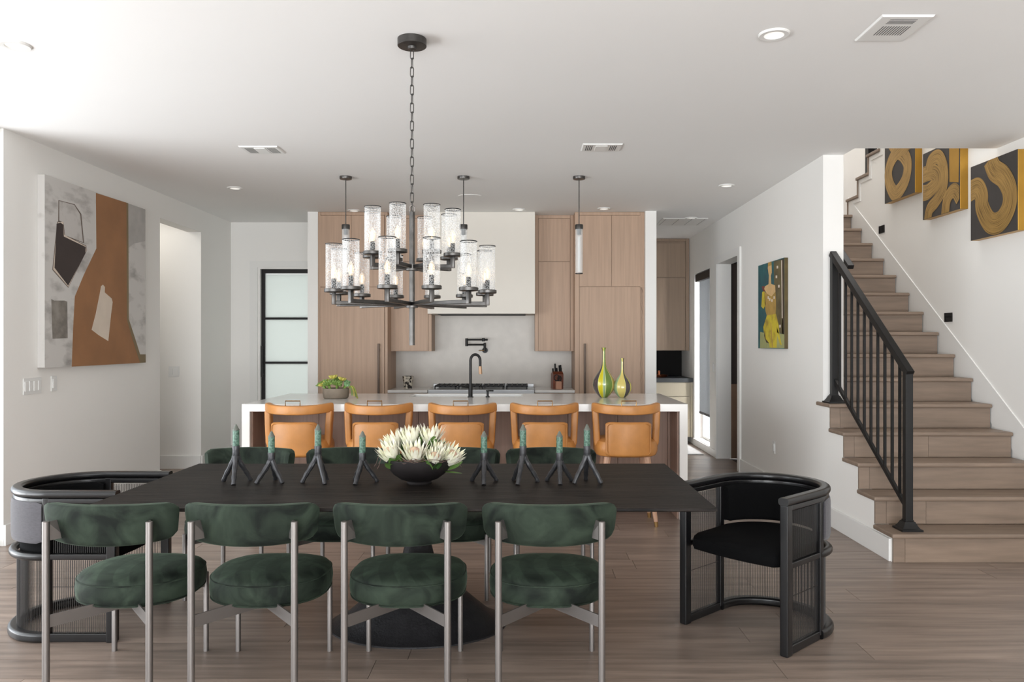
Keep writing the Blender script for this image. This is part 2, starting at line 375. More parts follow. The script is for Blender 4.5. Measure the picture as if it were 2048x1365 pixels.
# the wall under the lowest five steps, stepped along its top
pts = [(6.085, 0), (6.085, 5*R_-.03)]
for n in (5, 4, 3, 2, 1):
    pts += [(nose(n)+.0475, n*R_-.03)]
    pts += [(nose(n)+.0475, (n-1)*R_-.03 if n > 1 else 0)]
struct(MB().prism(pts[:-1]+[(4.952, 0)], XR, XR+.1, 'x').build('wall_under_stairs', WALL, smooth=False))
struct(MB().bx(XR, XS, 6.085, 9.6, CZ, 5.6).bx(XS, 5, 5.73, 5.88, CZ+.3, 5.6).build('wall_stairwell_left', WALL, smooth=False))
struct(MB().bx(XS, 4.9, 9.45, 9.6, 2.4, 5.6).build('wall_stairwell_back', WALL, smooth=False))
struct(MB().bx(4.8, 4.9, 5.5, 9.6, 2.4, 5.6).build('wall_stairwell_far', WALL, smooth=False))
# stairwell right wall: its top follows the second flight
def n2(k): return 8.57-T_*(k-1)
pts = [(-6, 0), (9.45, 0), (9.45, 2.796-.03), (n2(1)-.03, 2.796-.03)]
k = 1
while n2(k) > 5.9:
    pts += [(n2(k)-.03, 2.796+R_*k-.03), (n2(k+1)-.03, 2.796+R_*k-.03)]; k += 1
pts += [(n2(k)-.03, 4.9), (5.6, 4.9), (5.6, CZ-.0), (-6, CZ)]
struct(MB().prism(pts, XW, XW+.12, 'x').build('wall_stairwell_right', WALL, smooth=False))
struct(MB().bx(-6, -5, -6.15, -6, 0, CZ).bx(3.7, 5, -6.15, -6, 0, CZ).build('wall_front', WALL, smooth=False))
# baseboards
def bb(name, boxes):
    m = MB()
    for b_ in boxes: m.bx(*b_, .003)
    struct(m.build(name, TRIM, smooth=False))
bb('baseboard_left', [(XL, XL+.016, 5.33, 7.63, 0, .145), (XL, XL+.016, 8.606, 9.49, 0, .145), (-5.5, XL, 8.59, 8.606, 0, .145)])
bb('baseboard_back', [(XL, -3.3, 9.474, 9.49, 0, .145)])
bb('baseboard_right', [(XR-.016, XR, 4.96, 8.36, 0, .145), (XR-.016, XR, 9.45, 10.66, 0, .09)])
# sloping skirt boards beside the stairs
sk = [(4.93, 0), (9.3, 2.7), (8.62, 2.9)]
def skz(y): return (y-D0)/T_*R_+.12
pts = [(4.75, 0), (8.55, skz(8.55)-.5), (8.55, skz(8.55)), (4.75, skz(4.75))]
struct(MB().prism(pts, XW-.009, XW, 'x').build('trim_1', TRIM, smooth=False))
# stepped trim below the second flight
tr = MB()
for k in range(1, 6):
    y = n2(k)-.055; z = 2.796+R_*k-.03
    tr.bx(XW-.008, XW, y-T_-.02, y+.024, z-.045, z-.0005).bx(XW-.008, XW, y-.02, y+.024, z-R_, z-.0455)
struct(tr.build('trim_2', TRIM, smooth=False))

# door casings
c = MB()
c.bx(XR-.02, XR, 8.36, 8.45, 0, 2.44).bx(XR-.02, XR, 9.36, 9.45, 0, 2.44).bx(XR-.02, XR, 8.45, 9.36, 2.35, 2.44)
struct(c.build('trim_3', TRIM, smooth=False))
struct(MB().bx(-3.335, -3.24, 9.47, 9.49, 0, 2.40).bx(-3.24, -2.42, 9.47, 9.49, 2.325, 2.40).build('trim_4', TRIM, smooth=False))
# frosted steel door in the back left corner
d = MB()
X0, X1, DY = -3.215, -2.35, 9.56
d.bx(X0, X0+.045, DY-.02, DY+.02, 0, 2.306).bx(X1-.045, X1, DY-.02, DY+.02, 0, 2.306).bx(X0+.045, X1-.045, DY-.02, DY+.02, 2.255, 2.306).bx(X0+.045, X1-.045, DY-.02, DY+.02, 0, .08)
door = struct(d.build('door_1', BLACKM, smooth=False))
zs = [.08, .61, 1.154, 1.699, 2.255]
for i in range(4):
    MB().bx(X0+.045, X1-.045, DY-.004, DY+.004, zs[i]+.013, zs[i+1]-.013).build('pane', FROST, door, smooth=False)
    if i: MB().bx(X0+.045, X1-.045, DY-.016, DY+.016, zs[i]-.013, zs[i]+.013).build('muntin', BLACKM, door, smooth=False)
MB().bx(X0+.015, X0+.035, DY-.075, DY-.06, .98, 1.36).bx(X0+.017, X0+.033, DY-.06, DY-.02, 1.0, 1.02).bx(X0+.017, X0+.033, DY-.06, DY-.02, 1.32, 1.34).build('door_handle', BLACKM, door)
struct(MB().bx(-3.6, -2.2, 10.5, 10.55, 0, 2.8).build('wall_exterior_back', EXT, smooth=False))
# dim wood panelled room beyond the right doorway
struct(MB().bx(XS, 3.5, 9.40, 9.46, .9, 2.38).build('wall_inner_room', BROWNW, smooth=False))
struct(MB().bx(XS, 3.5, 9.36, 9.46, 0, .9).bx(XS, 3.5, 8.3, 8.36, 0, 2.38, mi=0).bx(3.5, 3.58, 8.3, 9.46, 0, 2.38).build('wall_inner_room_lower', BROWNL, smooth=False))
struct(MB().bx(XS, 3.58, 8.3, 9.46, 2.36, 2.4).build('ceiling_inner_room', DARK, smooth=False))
# tall window with roller shade
wn = MB()
wn.bx(XS-.05, XS-.01, 9.77, 9.80, .096, 2.34).bx(XS-.05, XS-.01, 10.60, 10.63, .096, 2.34).bx(XS-.05, XS-.01, 9.8, 10.6, .096, .13).bx(XS-.05, XS-.01, 9.8, 10.6, 2.31, 2.34).bx(XS-.045, XS-.015, 10.08, 10.10, .13, 2.31)
wo = struct(wn.build('window_1', TRIM, smooth=False))
MB().bx(XS-.034, XS-.028, 9.8, 10.6, .13, 2.31).build('pane', PANE, wo, smooth=False)
sh = thing('roller_shade', 'grey woven roller shade with dark cassette in the tall hall window', 'blind', (XR+.05, 10.13, 2.33))
MB().bx(-.045, .03, -.35, .48, -.1, 0, .004).build('cassette', BLACKM, sh)
MB().bx(.0, .003, -.33, .42, -1.86, -.09).build('shade_cloth', SHADE, sh, smooth=False)
MB().bx(-.006, .008, -.33, .42, -1.89, -1.86, .003).build('bottom_bar', mat('shade_bar', (92, 92, 94), .8), sh)
struct(MB().bx(3.6, 3.65, 9.5, 11.2, 0, 2.6).build('wall_exterior_right', EXT, smooth=False))
# living room glazing on the left, behind the picture's edge
g = MB()
for y in (-1.2, .96, 3.12, 5.28): g.bx(XL-.1, XL-.05, y, y+.05, 0, CZ)
g.bx(XL-.1, XL-.05, -1.2, 5.33, 0, .05).bx(XL-.1, XL-.05, -1.2, 5.33, CZ-.05, CZ)
struct(g.build('window_2', BLACKM, smooth=False))

# ------------------------------------------------------------------ stairs
st = thing('staircase', 'greige oak staircase rising between white walls on the right', 'staircase', (3.06, 4.92, 0))
inv = Matrix.Translation((-3.06, -4.92, 0))
def sp(m, name, mt, parent=st, **k): return m.xf(inv).build(name, mt, parent, **k)
for n in range(1, 16):
    y = nose(n); z = n*R_; x0 = XR if n <= 5 else XS+.004; x1 = XW-.014
    if n == 15:
        sp(MB().bx(x0, 4.8, y, 9.45, z-.03, z, .006), 'landing', TREAD)
    else:
        sp(MB().bx(x0-(.018 if n <= 5 else 0), x1, y, y+T_+.03, z-.03, z, .009), 'tread', TREAD)
    cuts = {2: [.30], 3: [], 4: [.45], 5: []}.get(n, [])
    yr = y+.03
    xs = [x0]+([x0+.075] if n <= 5 else [])
    if n == 2: xs.append(x0+.34)
    if n == 4: xs.append(x0+.62)
    if n == 1: xs.append(x0+1.15)
    xs.append(x1)
    for a, b_ in zip(xs[:-1], xs[1:]):
        sp(MB().bx(a+.0008, b_-.0008, yr, yr+.018, z-R_+.0005, z-.0305, .001), 'riser_board', TREAD)
# second flight, climbing back above the stairwell wall
st2 = thing('upper_staircase', 'upper oak flight turning back above the stair paintings', 'staircase', (4.2, 8.6, 2.796))
inv2 = Matrix.Translation((-4.2, -8.6, -2.796))
k = 1
while n2(k) > 5.9:
    y = n2(k); z = 2.796+R_*k
    MB().bx(XW-.03, 4.8, y-T_-.03, y, z-.03, z, .006).xf(inv2).build('tread', TREAD, st2)
    MB().bx(XW-.018, 4.8, y-.0295, y-.012, z-R_, z-.03).xf(inv2).build('riser', TREAD, st2)
    k += 1
rl = thing('upper_railing', 'black upper stair railing glimpsed at the ceiling opening', 'railing', (3.66, 8.13, 3.17))
iv = Matrix.Translation((-3.66, -8.13, -3.17))
MB().bx(3.61, 3.69, 8.09, 8.17, 3.17, 4.2, .004).xf(iv).build('newel_post', BLACKM, rl)
for k in range(6):
    y = 8.0-.125*k; zb = 2.796+R_*(2+(k+1)//2)
    MB().bx(3.64, 3.656, y-.008, y+.008, zb, 4.1+.09*k).xf(iv).build('baluster', BLACKM, rl)
MB().sweep([(3.65, 8.13, 4.2), (3.65, 7.2, 4.2+.69)], rrect(.05, .04, .005, 2)).xf(iv).build('handrail', BLACKM, rl)

# railing of the lower steps
ra = thing('stair_railing', 'black metal railing with square newels along the lowest steps', 'railing', (2.50, 5.03, R_))
A = Vector((2.50, 5.03, 0)); B = Vector((2.425, 6.03, 0)); iv = Matrix.Translation((-2.50, -5.03, -R_))
def rb(p, w_, z0, z1): return MB().bx(p.x-w_/2, p.x+w_/2, p.y-w_/2, p.y+w_/2, z0, z1, .002)
for p, z0, z1 in ((A, R_, 1.225), (B, 5*R_, 2.07)):
    o = rb(p, .048, z0, z1).xf(iv).build('newel_post', BLACKM, ra)
    f = MB(); rings = []
    for hw, z in ((.068, 0), (.068, .012), (.056, .016), (.046, .03), (.036, .05), (.034, .056), (.027, .058), (.027, .066)):
        rings.append([(p.x+sx*hw, p.y+sy*hw, z0+z) for sx, sy in ((-1, -1), (1, -1), (1, 1), (-1, 1))])
    f.loft(rings).xf(iv).build('post_base', BLACKM, o, smooth=False)
top = lambda t: A.lerp(B, t)+Vector((0, 0, 1.22+(2.075-1.22)*t))
bot = lambda t: A.lerp(B, t)+Vector((0, 0, .32+(1.12-.32)*t))
MB().sweep([top(-.025), top(1.025)], rrect(.05, .045, .004, 2)).xf(iv).build('handrail', BLACKM, ra)
MB().sweep([bot(0), bot(1)], rrect(.022, .03, .003, 2)).xf(iv).build('bottom_rail', BLACKM, ra)
for i in range(10):
    t = (i+1)/11; a, b_ = bot(t), top(t)
    MB().bx(a.x-.008, a.x+.008, a.y-.008, a.y+.008, a.z, b_.z).xf(iv).build('baluster', BLACKM, ra, smooth=False)
wr = thing('wall_handrail', 'black wall handrail inside the stairwell starting beside the wall corner', 'handrail', (2.60, 6.14, 2.0))
MB().sweep([(0, 0, 0), (0, 2.2, 2.2*R_/T_)], rrect(.05, .035, .003, 2)).build('rail', BLACKM, wr)
for t in (.16, 1.1, 2.0): MB().tube([(-.08, t, t*.74-.07), (-.03, t, t*.74-.07), (0, t, t*.74-.02)], .007).build('bracket', BLACKM, wr)

SLOTD = mat('hood_filter_dark', (60, 60, 60), .6)
# ------------------------------------------------------------------ kitchen cabinets
def cabinet(name, label, x0, x1, yf, yb, z0, z1, doors, mt=CAB, handle=None, cat='cabinet', stile=.03, group=None):
    """doors: list of (x0,x1,z0,z1)"""
    z1 -= .003 if z1 == CZ else 0
    t = thing(name, label, cat, ((x0+x1)/2, yb, z0), 0, group); iv = Matrix.Translation((-(x0+x1)/2, -yb, -z0))
    m = MB(); m.bx(x0, x1, yf+.022, yb, z0, z1)
    m.bx(x0, x0+stile-.002, yf, yf+.022, z0, z1).bx(x1-stile+.002, x1, yf, yf+.022, z0, z1).bx(x0+stile, x1-stile, yf+.001, yf+.022, z1-.035, z1)
    m.xf(iv).build('carcass', mt, t, smooth=False)
    for i, (a, b_, c_, d_) in enumerate(doors):
        dr = MB().bx(a+.0015, b_-.0015, yf, yf+.020, c_+.0015, d_-.0015, .001).xf(iv).build('door', mt, t, smooth=False)
        if handle and i == handle[0]:
            hx, za, zb = handle[1:]
            MB().bx(hx-.011, hx+.011, yf-.045, yf-.028, za, zb, .003).bx(hx-.008, hx+.008, yf-.03, yf, za+.06, za+.08).bx(hx-.008, hx+.008, yf-.03, yf, zb-.08, zb-.06).xf(iv).build('handle', mat('bronze_pull', (74, 62, 54), .4, .7) if 'bronze_pull' not in MATS else MATS['bronze_pull'], dr)
    return t
YF = 8.73
cabinet('tall_cabinet', 'tall oak fridge cabinet left of the range hood, long pull on its right', -2.303, -1.52, YF, 9.33, 0, CZ,
        [(-2.29, -1.93, 2.03, CZ-.04), (-1.93, -1.555, 2.03, CZ-.04), (-2.29, -1.555, .1, 2.025)], handle=(2, -1.615, .25, 1.39))
cabinet('tall_cabinet', 'tall oak fridge cabinet right of the range hood, behind the striped vases', .59, 1.373, YF, 9.33, 0, CZ,
        [(.64, 1.005, 2.035, CZ-.04), (1.005, 1.36, 2.035, CZ-.04), (.64, 1.36, .1, 2.03)], handle=(2, .70, .25, 1.39), stile=.05)
cabinet('wall_cabinet', 'oak wall cabinet hung left of the white range hood', -1.519, -1.051, 8.95, 9.31, 1.302, CZ,
        [(-1.49, -1.09, 1.305, 2.335), (-1.49, -1.09, 2.34, CZ-.04)], stile=.038)
cabinet('wall_cabinet', 'oak wall cabinet hung right of the white range hood', .144, .589, 8.95, 9.31, 1.302, CZ,
        [(.182, .55, 1.305, 2.335), (.182, .55, 2.34, CZ-.04)], stile=.038)
for x0, x1, side in ((-1.518, -1.07, 'left'), (.14, .588, 'right')):
    cabinet('base_cabinet', 'oak base cabinet to the %s of the range, behind the island' % side, x0, x1, 8.76, 9.31, .1, .834, [(x0+.01, x1-.01, .11, .6), (x0+.01, x1-.01, .605, .8)], stile=.008)
    tag(MB().bx(x0, x1, 8.72, 9.305, .836, .866, .002).build('countertop', QUARTZ, smooth=False), 'pale quartz counter slab %s of the rangetop' % side, 'countertop')
struct(MB().bx(-1.519, .589, 9.306, 9.33, .5, 2.0).build('wall_backsplash', STONE, smooth=False))
hd = thing('range_hood', 'large plain white plaster range hood box up to the ceiling', 'range hood', (-.465, 9.3, 1.727))
MB().bx(-.604, .606, -.575, 0, 0, CZ-1.727-.001, .003).build('hood_shell', HOOD, hd, smooth=False)
MB().bx(-.5, .5, -.5, -.06, -.006, 0).build('filter_panel', SLOTD, hd, smooth=False)
# rangetop
rt = thing('rangetop', 'stainless rangetop with black cast iron grates under the hood', 'stove', (-.465, 9.0, 0))
MB().bx(-.6, .6, -.27, .28, .82, .872, .004).bx(-.6, .6, .25, .30, .872, .91, .003).build('body', STEEL, rt)
MB().bx(-.6, .6, -.29, -.27, .70, .862, .004).bx(-.6, .6, -.27, .28, .1, .82).build('front_panel', STEEL, rt)
for i in range(6):
    MB().cyl((-.5+.2*i, -.325, .78), (-.5+.2*i, -.29, .78), .024).build('knob', BLACKM, rt)
for i in range(4):
    g = MB(); cx = -.405+.27*i
    for q in range(5): g.bx(cx-.125+.058*q, cx-.112+.058*q, -.235, .235, .900, .916)
    for q in (-.235, -.08, .08, .222): g.bx(cx-.125, cx+.12, q, q+.013, .900, .914)
    for a in (-.12, .11):
        for q in (-.23, .22): g.bx(cx+a-.006, cx+a+.006, q-.006, q+.006, .872, .90)
    g.build('grate', BLACKM, rt, smooth=False)
# pot filler on the backsplash
pf = thing('pot_filler', 'black wall mounted folding pot filler tap over the rangetop', 'tap', (-.46, 9.306, 1.33))
def px(m, n): return m.build(n, BLACKM, pf)
px(MB().cyl((.01, 0, -.02), (.01, -.02, -.02), .034), 'wall_flange')
px(MB().cyl((.01, -.02, -.02), (.01, -.08, -.02), .015).cyl((.01, -.075, -.03), (.01, -.075, .07), .014), 'valve')
px(MB().cyl((.01, -.075, .046), (-.20, -.15, .046), .010).cyl((-.20, -.15, .03), (-.20, -.15, .122), .016), 'lower_arm')
px(MB().cyl((-.20, -.15, .106), (-.0, -.19, .106), .010).cyl((-.0, -.19, .085), (-.0, -.19, .125), .017).cyl((-.0, -.19, .106), (.05, -.20, .106), .012), 'upper_arm')
MB().cyl((.01, -.08, -.02), (-.06, -.10, -.022), .006).build('lever', BRASS, pf)
# cup and knife block
cp = MB().lathe([(.046, 0), (.064, .145), (.060, .145), (.042, .01)], n=24).build('marbled_cup', mat('marbled_glaze', (34, 30, 28), .2, col2=(205, 196, 180), vscale=28, contrast=(.42, .56), detail=2), loc=(-1.33, 9.0, .868))
tag(cp, 'black and cream mottled cup on the left back counter', 'cup')
kb = thing('knife_block', 'reddish wooden knife block on the right back counter', 'knife block', (.40, 8.98, .868), .15)
MB().prism([(-.07, 0), (.075, 0), (.06, .17), (-.02, .2), (-.08, .17)], -.06, .06, 'x').xf(Matrix.Rotation(.0, 4, 'Z')).build('block', BLOCKW, kb)
MB().bx(-.035, .03, -.13, -.07, 0, .09, .004).build('scissor_rest', mat('pale_block', (176, 128, 104), .5), kb)
MB().tube([(-.02+.03*math.cos(a), -.085, .13+.035*math.sin(a)) for a in [2*PI*i/12 for i in range(12)]], .006, 6, loop=True).tube([(.012+.02*math.cos(a), -.087, .12+.03*math.sin(a)) for a in [2*PI*i/12 for i in range(12)]], .006, 6, loop=True).build('scissors', BLACKM, kb)
for x, z, h_ in ((-.045, .185, .05), (-.02, .19, .10), (.03, .19, .08), (.045, .185, .09), (.05, .18, .06), (0, .19, .05)):
    MB().tube([(x, -.01, z-.02), (x-.008, -.02, z+h_)], [.009, .010], 8, up=(1, 0, 0)).build('knife_handle', BLACKM, kb)

# ------------------------------------------------------------------ island
isl = thing('kitchen_island', 'long white quartz waterfall island with brown wood panels', 'kitchen island', (-.456, 6.76, 0))
iv = Matrix.Translation((.456, -6.76, 0)); x0, x1 = -2.217, 1.304
m = MB(); m.bx(x0, -1.02, 6.12, 7.40, .857, .915).bx(.0, x1, 6.12, 7.40, .857, .915).bx(-1.02, .0, 6.12, 6.97, .857, .915).bx(-1.02, .0, 7.33, 7.40, .857, .915)
m.xf(iv).build('worktop', QUARTZ, isl, smooth=False)
for a, b_ in ((x0, x0+.062), (x1-.062, x1)): MB().bx(a, b_, 6.12, 7.4, 0, .857).xf(iv).build('waterfall_side', QUARTZ, isl, smooth=False)
xs = [x0+.062]; q = x1-.062-.036
pan = [1.207-.4145*i for i in range(9)][::-1]
pan = [x0+.064]+[p for p in pan if p > x0+.1]+[x1-.064]
MB().bx(x0+.062, x1-.062, 6.474, 7.36, 0, .857).xf(iv).build('carcass', GAP, isl, smooth=False)
for a, b_ in zip(pan[:-1], pan[1:]):
    MB().bx(a+.0015, b_-.0015, 6.45, 6.474, .0, .856, .001).xf(iv).build('panel', ISLW, isl, smooth=False)
for a, b_ in ((x0+.0625, x0+.075), (x1-.075, x1-.0625)): MB().bx(a, b_, 6.16, 6.448, 0, .856).xf(iv).build('side_cladding', ISLW, isl, smooth=False)
snk = MB().bx(-1.02, -1.008, 6.97, 7.33, .66, .912).bx(-.012, 0, 6.97, 7.33, .66, .912).bx(-1.008, -.012, 6.97, 6.982, .66, .912).bx(-1.008, -.012, 7.318, 7.33, .66, .912).bx(-1.02, 0, 6.97, 7.33, .65, .66)
snk.xf(iv).build('sink', WHITE, isl, smooth=False)
fa = thing('kitchen_faucet', 'tall black gooseneck faucet with a pale brass spray head', 'faucet', (-.463, 6.9, .915), .35)
MB().cyl((0, 0, 0), (0, 0, .006), .027).cyl((0, 0, 0), (0, 0, .12), .019, n=20).build('base', BLACKM, fa)
arc = [(0, 0, .1), (0, 0, .30)]+[(.045-.045*math.cos(a), 0, .325+.055*math.sin(a)) for a in [PI*i/12 for i in range(13)]]+[(.09, 0, .27)]
MB().tube(arc, .0125, 12, up=(0, 1, 0)).build('spout', BLACKM, fa)
MB().cyl((.09, 0, .275), (.093, 0, .205), .0145, .016, 14).build('spray_head', mat('pale_brass', (176, 142, 112), .45, .3), fa)
MB().cyl((-.01, -.0, .09), (-.085, -.03, .10), .009, n=10).build('lever', BLACKM, fa)
sd = thing('soap_dispenser', 'short black soap dispenser beside the island faucet', 'soap dispenser', (-.31, 6.9, .915))
MB().lathe([(.018, 0), (.018, .008), (.010, .01), (.010, .05), (.016, .055), (.016, .062), (.002, .063)]).build('pump', BLACKM, sd)
MB().cyl((0, 0, .058), (.05, .02, .056), .006, n=8).build('nozzle', BLACKM, sd)

# ------------------------------------------------------------------ counter stools
def make_stool(loc, label):
    t = thing('counter_stool', label, 'stool', loc, 0, 'leather counter stools at the island')
    def arc(hw, yc, ye, n=18): return [(hw*math.sin(a)/math.sin(1.15), yc+(ye-yc)*(1-math.cos(a))/(1-math.cos(1.15)), 0) for a in [-1.15+2.3*i/n for i in range(n+1)]]
    rail = [(x, y, .888+.012*(abs(x)/.243)**3) for x, y, z in arc(.243, -.225, -.04)]
    prof = [(-.022, -.036), (-.030, -.028), (-.033, -.008), (-.026, -.002), (-.027, .001), (-.033, .007), (-.032, .022), (-.022, .034), (0, .038), (.02, .034), (.026, .02), (.026, -.024), (.02, -.032), (-.01, -.035)]
    MB().sweep(rail, prof).build('top_rail', LEATH, t)
    for s in (-1, 1):
        MB().sweep([(s*.238, -.05, .87), (s*.232, -.06, .76), (s*.226, -.06, .64), (s*.215, -.05, .60)], [(x*1.0, y) for x, y in rrect(.05, .075, .015, 3)], up=(0, 1, 0)).build('upright', LEATH, t)
    # seat
    def outl(k, z): return [(.235*k*math.cos(a)*(1 if abs(math.cos(a)) < 2 else 1), (.215*k)*math.sin(a)*(1.0), z) for a in [2*PI*i/36 for i in range(36)]]
    def sq(k, z):
        o = []
        for i in range(36):
            a = 2*PI*i/36; c_, s_ = math.cos(a), math.sin(a); e = 2/3.0
            o.append((.245*k*math.copysign(abs(c_)**e, c_), .215*k*math.copysign(abs(s_)**e, s_), z))
        return o
    MB().loft([sq(.86, .53), sq(.95, .54), sq(1, .57), sq(1, .61), sq(.95, .645), sq(.8, .665), sq(.4, .675)]).build('seat', LEATH, t)
    # back pad
    rings = []
    for i in range(21):
        u = math.sin(PI/2*(-1+2*i/20))*.9999; x = .172*u*(1+.0*u); yc = -.232+.045*u*u; e = (1-abs(u)**8)**.35 if abs(u) < 1 else .0
        e = max(e, .45); hh = .13*(.80+.20*e); 
        rings.append([(x, yc+p*e, .672+q_*hh/.13) for p, q_ in rrect(.05, .26, .02, 3)])
    pd = MB().loft(rings).build('back_pad', LEATH, t)
    loop = []
    for px_, pz in rrect(.325, .235, .03, 4): u = px_/.172; loop.append((px_, -.232+.045*u*u-.0255, .672+pz))
    MB().tube(loop, .0028, 5, loop=True).build('piping', LEATH, pd)
    for s in (-1, 1):
        for q_ in (-1, 1):
            lg = MB().tube([(s*.15, q_*.13, .53), (s*.19, q_*.15, .22), (s*.215, q_*.16, .03)], [.027, .022, .015], 10).build('leg', LEGW, t)
            MB().cyl((s*.214, q_*.16, .04), (s*.217, q_*.161, 0), .0165, .014, 10).build('foot_tip', BRASS, lg)
    MB().tube([(-.055, -.225, .92), (-.055, -.225, .962), (.055, -.225, .962), (.055, -.225, .92)], .0045, 4, up=(0, 1, 0)).build('handle', BRASS, t)
    return t
sl = ['tan leather counter stool furthest left, below the succulent planter', 'tan leather counter stool second from the left',
      'tan leather counter stool in the middle behind the protea bowl', 'tan leather counter stool second from the right',
      'tan leather counter stool furthest right, before the striped vases']
s0 = make_stool((-1.727, 6.05, 0), sl[0])
for x, l in zip((-1.112, -.465, .169, .80), sl[1:]): again(s0, (x, 6.05, 0), 0, l)

# ------------------------------------------------------------------ dining table
tb = thing('dining_table', 'long rectangular black oak dining table on an oval cone pedestal', 'table', (-.51, 3.77, 0))
hx, hy = 1.31, .588
rings = [[(sx*(hx-i), sy*(hy-i), z) for sx, sy in ((-1, -1), (1, -1), (1, 1), (-1, 1))] for i, z in ((.07, .690), (.002, .706), (0, .708), (0, .7185), (.0015, .72))]
MB().loft(rings).build('tabletop', TABLEW, tb, smooth=False)
prof = [(.44, 0), (.44, .008), (.415, .016), (.36, .05), (.30, .10), (.23, .16), (.17, .21), (.12, .26), (.085, .32), (.065, .40), (.06, .50), (.07, .60), (.12, .66), (.22, .685), (.25, .69)]
MB().lathe(prof, n=56, sy=.75).xf(Matrix.Translation((-.01, .095, 0))).build('pedestal', BASEM, tb)

# ------------------------------------------------------------------ dining chairs
def make_chair(loc, label, grp):
    t = thing('dining_chair', label, 'chair', loc, 0, grp)
    # backrest
    rings = []; n = 28
    for i in range(n+1):
        u = -1+2*i/n; a = abs(u); th = .95*u
        x = .252*math.sin(th)/math.sin(.95); y = -.255+.085*(1-math.cos(th))/(1-math.cos(.95))
        e = max(.05, 1-max(0, (a-.80)/.20)**2.2)**.5
        e = max(e, .28)
        zc = .683+.008*a*a; hh = .083*(1-.0*a)-.012*a*a; hh *= (.62+.38*e); tt = .03*(.55+.45*e)
        nx, ny = math.sin(th)*.9, -math.cos(th)
        ring = []
        for j in range(20):
            b_ = 2*PI*j/20; c_, s_ = math.cos(b_), math.sin(b_); ee = 2/5
            o_ = math.copysign(abs(c_)**ee, c_)*tt; q_ = math.copysign(abs(s_)**ee, s_)*hh
            o_ += -.012*(q_/.083)  # slight recline
            ring.append((x-nx*o_*1, y-ny*o_*1, zc+q_))
        rings.append(ring)
    bk = MB().loft(rings).build('backrest', VEL, t)
    pt = []
    for i in range(n+1):
        u = -.86+1.72*i/n; th = .95*u; x = .252*math.sin(th)/math.sin(.95); y = -.255+.085*(1-math.cos(th))/(1-math.cos(.95))
        pt.append((x+.027*math.sin(th), y-.027*math.cos(th)+.004, .683+.0745-.008*u*u+.008*u*u-.0+.002))
    MB().tube(pt, .0032, 6).build('piping', VEL, bk)
    # seat cushion
    def out(k, z, dz=0):
        o = []
        for i in range(56):
            a = 2*PI*i/56; c_, s_ = math.cos(a), math.sin(a)
            ex = 2/2.9 if s_ > 0 else 2/2.25
            o.append(((.247*math.copysign(abs(c_)**(ex if s_ > 0 else .93), c_))*k, .055+.225*math.copysign(abs(s_)**ex, s_)*k, z))
        return o
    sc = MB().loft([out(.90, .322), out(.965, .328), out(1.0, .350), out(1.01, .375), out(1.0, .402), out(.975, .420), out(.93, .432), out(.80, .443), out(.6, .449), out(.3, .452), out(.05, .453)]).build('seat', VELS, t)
    for z in (.414, .335): MB().tube(out(.988 if z > .4 else .985, z), .0032, 6, loop=True).build('piping', VEL, sc)
    L = [(-.20, -.29, .708), (.20, -.29, .708), (-.208, .23, .36), (.208, .23, .36)]
    for i, (x, y, z) in enumerate(L):
        MB().tube([(x, y, 0), (x, y, z-.002), (x, y, z)], [.0135, .0135, .0115] if i < 2 else [.0115, .0115, .011], 14).build('leg', NICKEL, t)
    for s in (-1, 1):                                   # flat crossed bars below the seat
        MB().sweep([(s*.20, -.29, .318), (-s*.208, .23, .318)], [(-.003, -.024), (.003, -.024), (.003, .024), (-.003, .024)]).build('cross_bar', NICKEL, t)
        m = MB(); m.loft([[(s*.196, -.287, .632), (s*.155, -.232, .632), (s*.17, -.232, .705), (s*.196, -.287, .705)],
                          [(s*.201, -.281, .632), (s*.160, -.226, .632), (s*.175, -.226, .705), (s*.201, -.281, .705)]])
        m.build('bracket', NICKEL, t, smooth=False)
    return t
NR, FR = 'green velvet chairs along the near side of the table', 'green velvet chairs along the far side of the table'
nl = ['green velvet chair, near side of the table, leftmost beside the barrel chair', 'green velvet chair, near side, second from the left',
      'green velvet chair, near side, in front of the protea bowl and pedestal', 'green velvet chair, near side, rightmost of the four']
flb = ['green velvet chair across the table, leftmost, behind the first candles', 'green velvet chair across the table, second from the left',
       'green velvet chair across the table, half hidden behind the protea bowl', 'green velvet chair across the table, rightmost, behind the right-hand candles']
c0 = make_chair((-1.645, 3.29, 0), nl[0], NR)
for x, l in zip((-1.083, -.490, .107), nl[1:]): again(c0, (x, 3.29, 0), 0, l)
for x, l in zip((-1.627, -1.021, -.403, .17), flb): again(c0, (x, 4.44, 0), PI, l, FR)

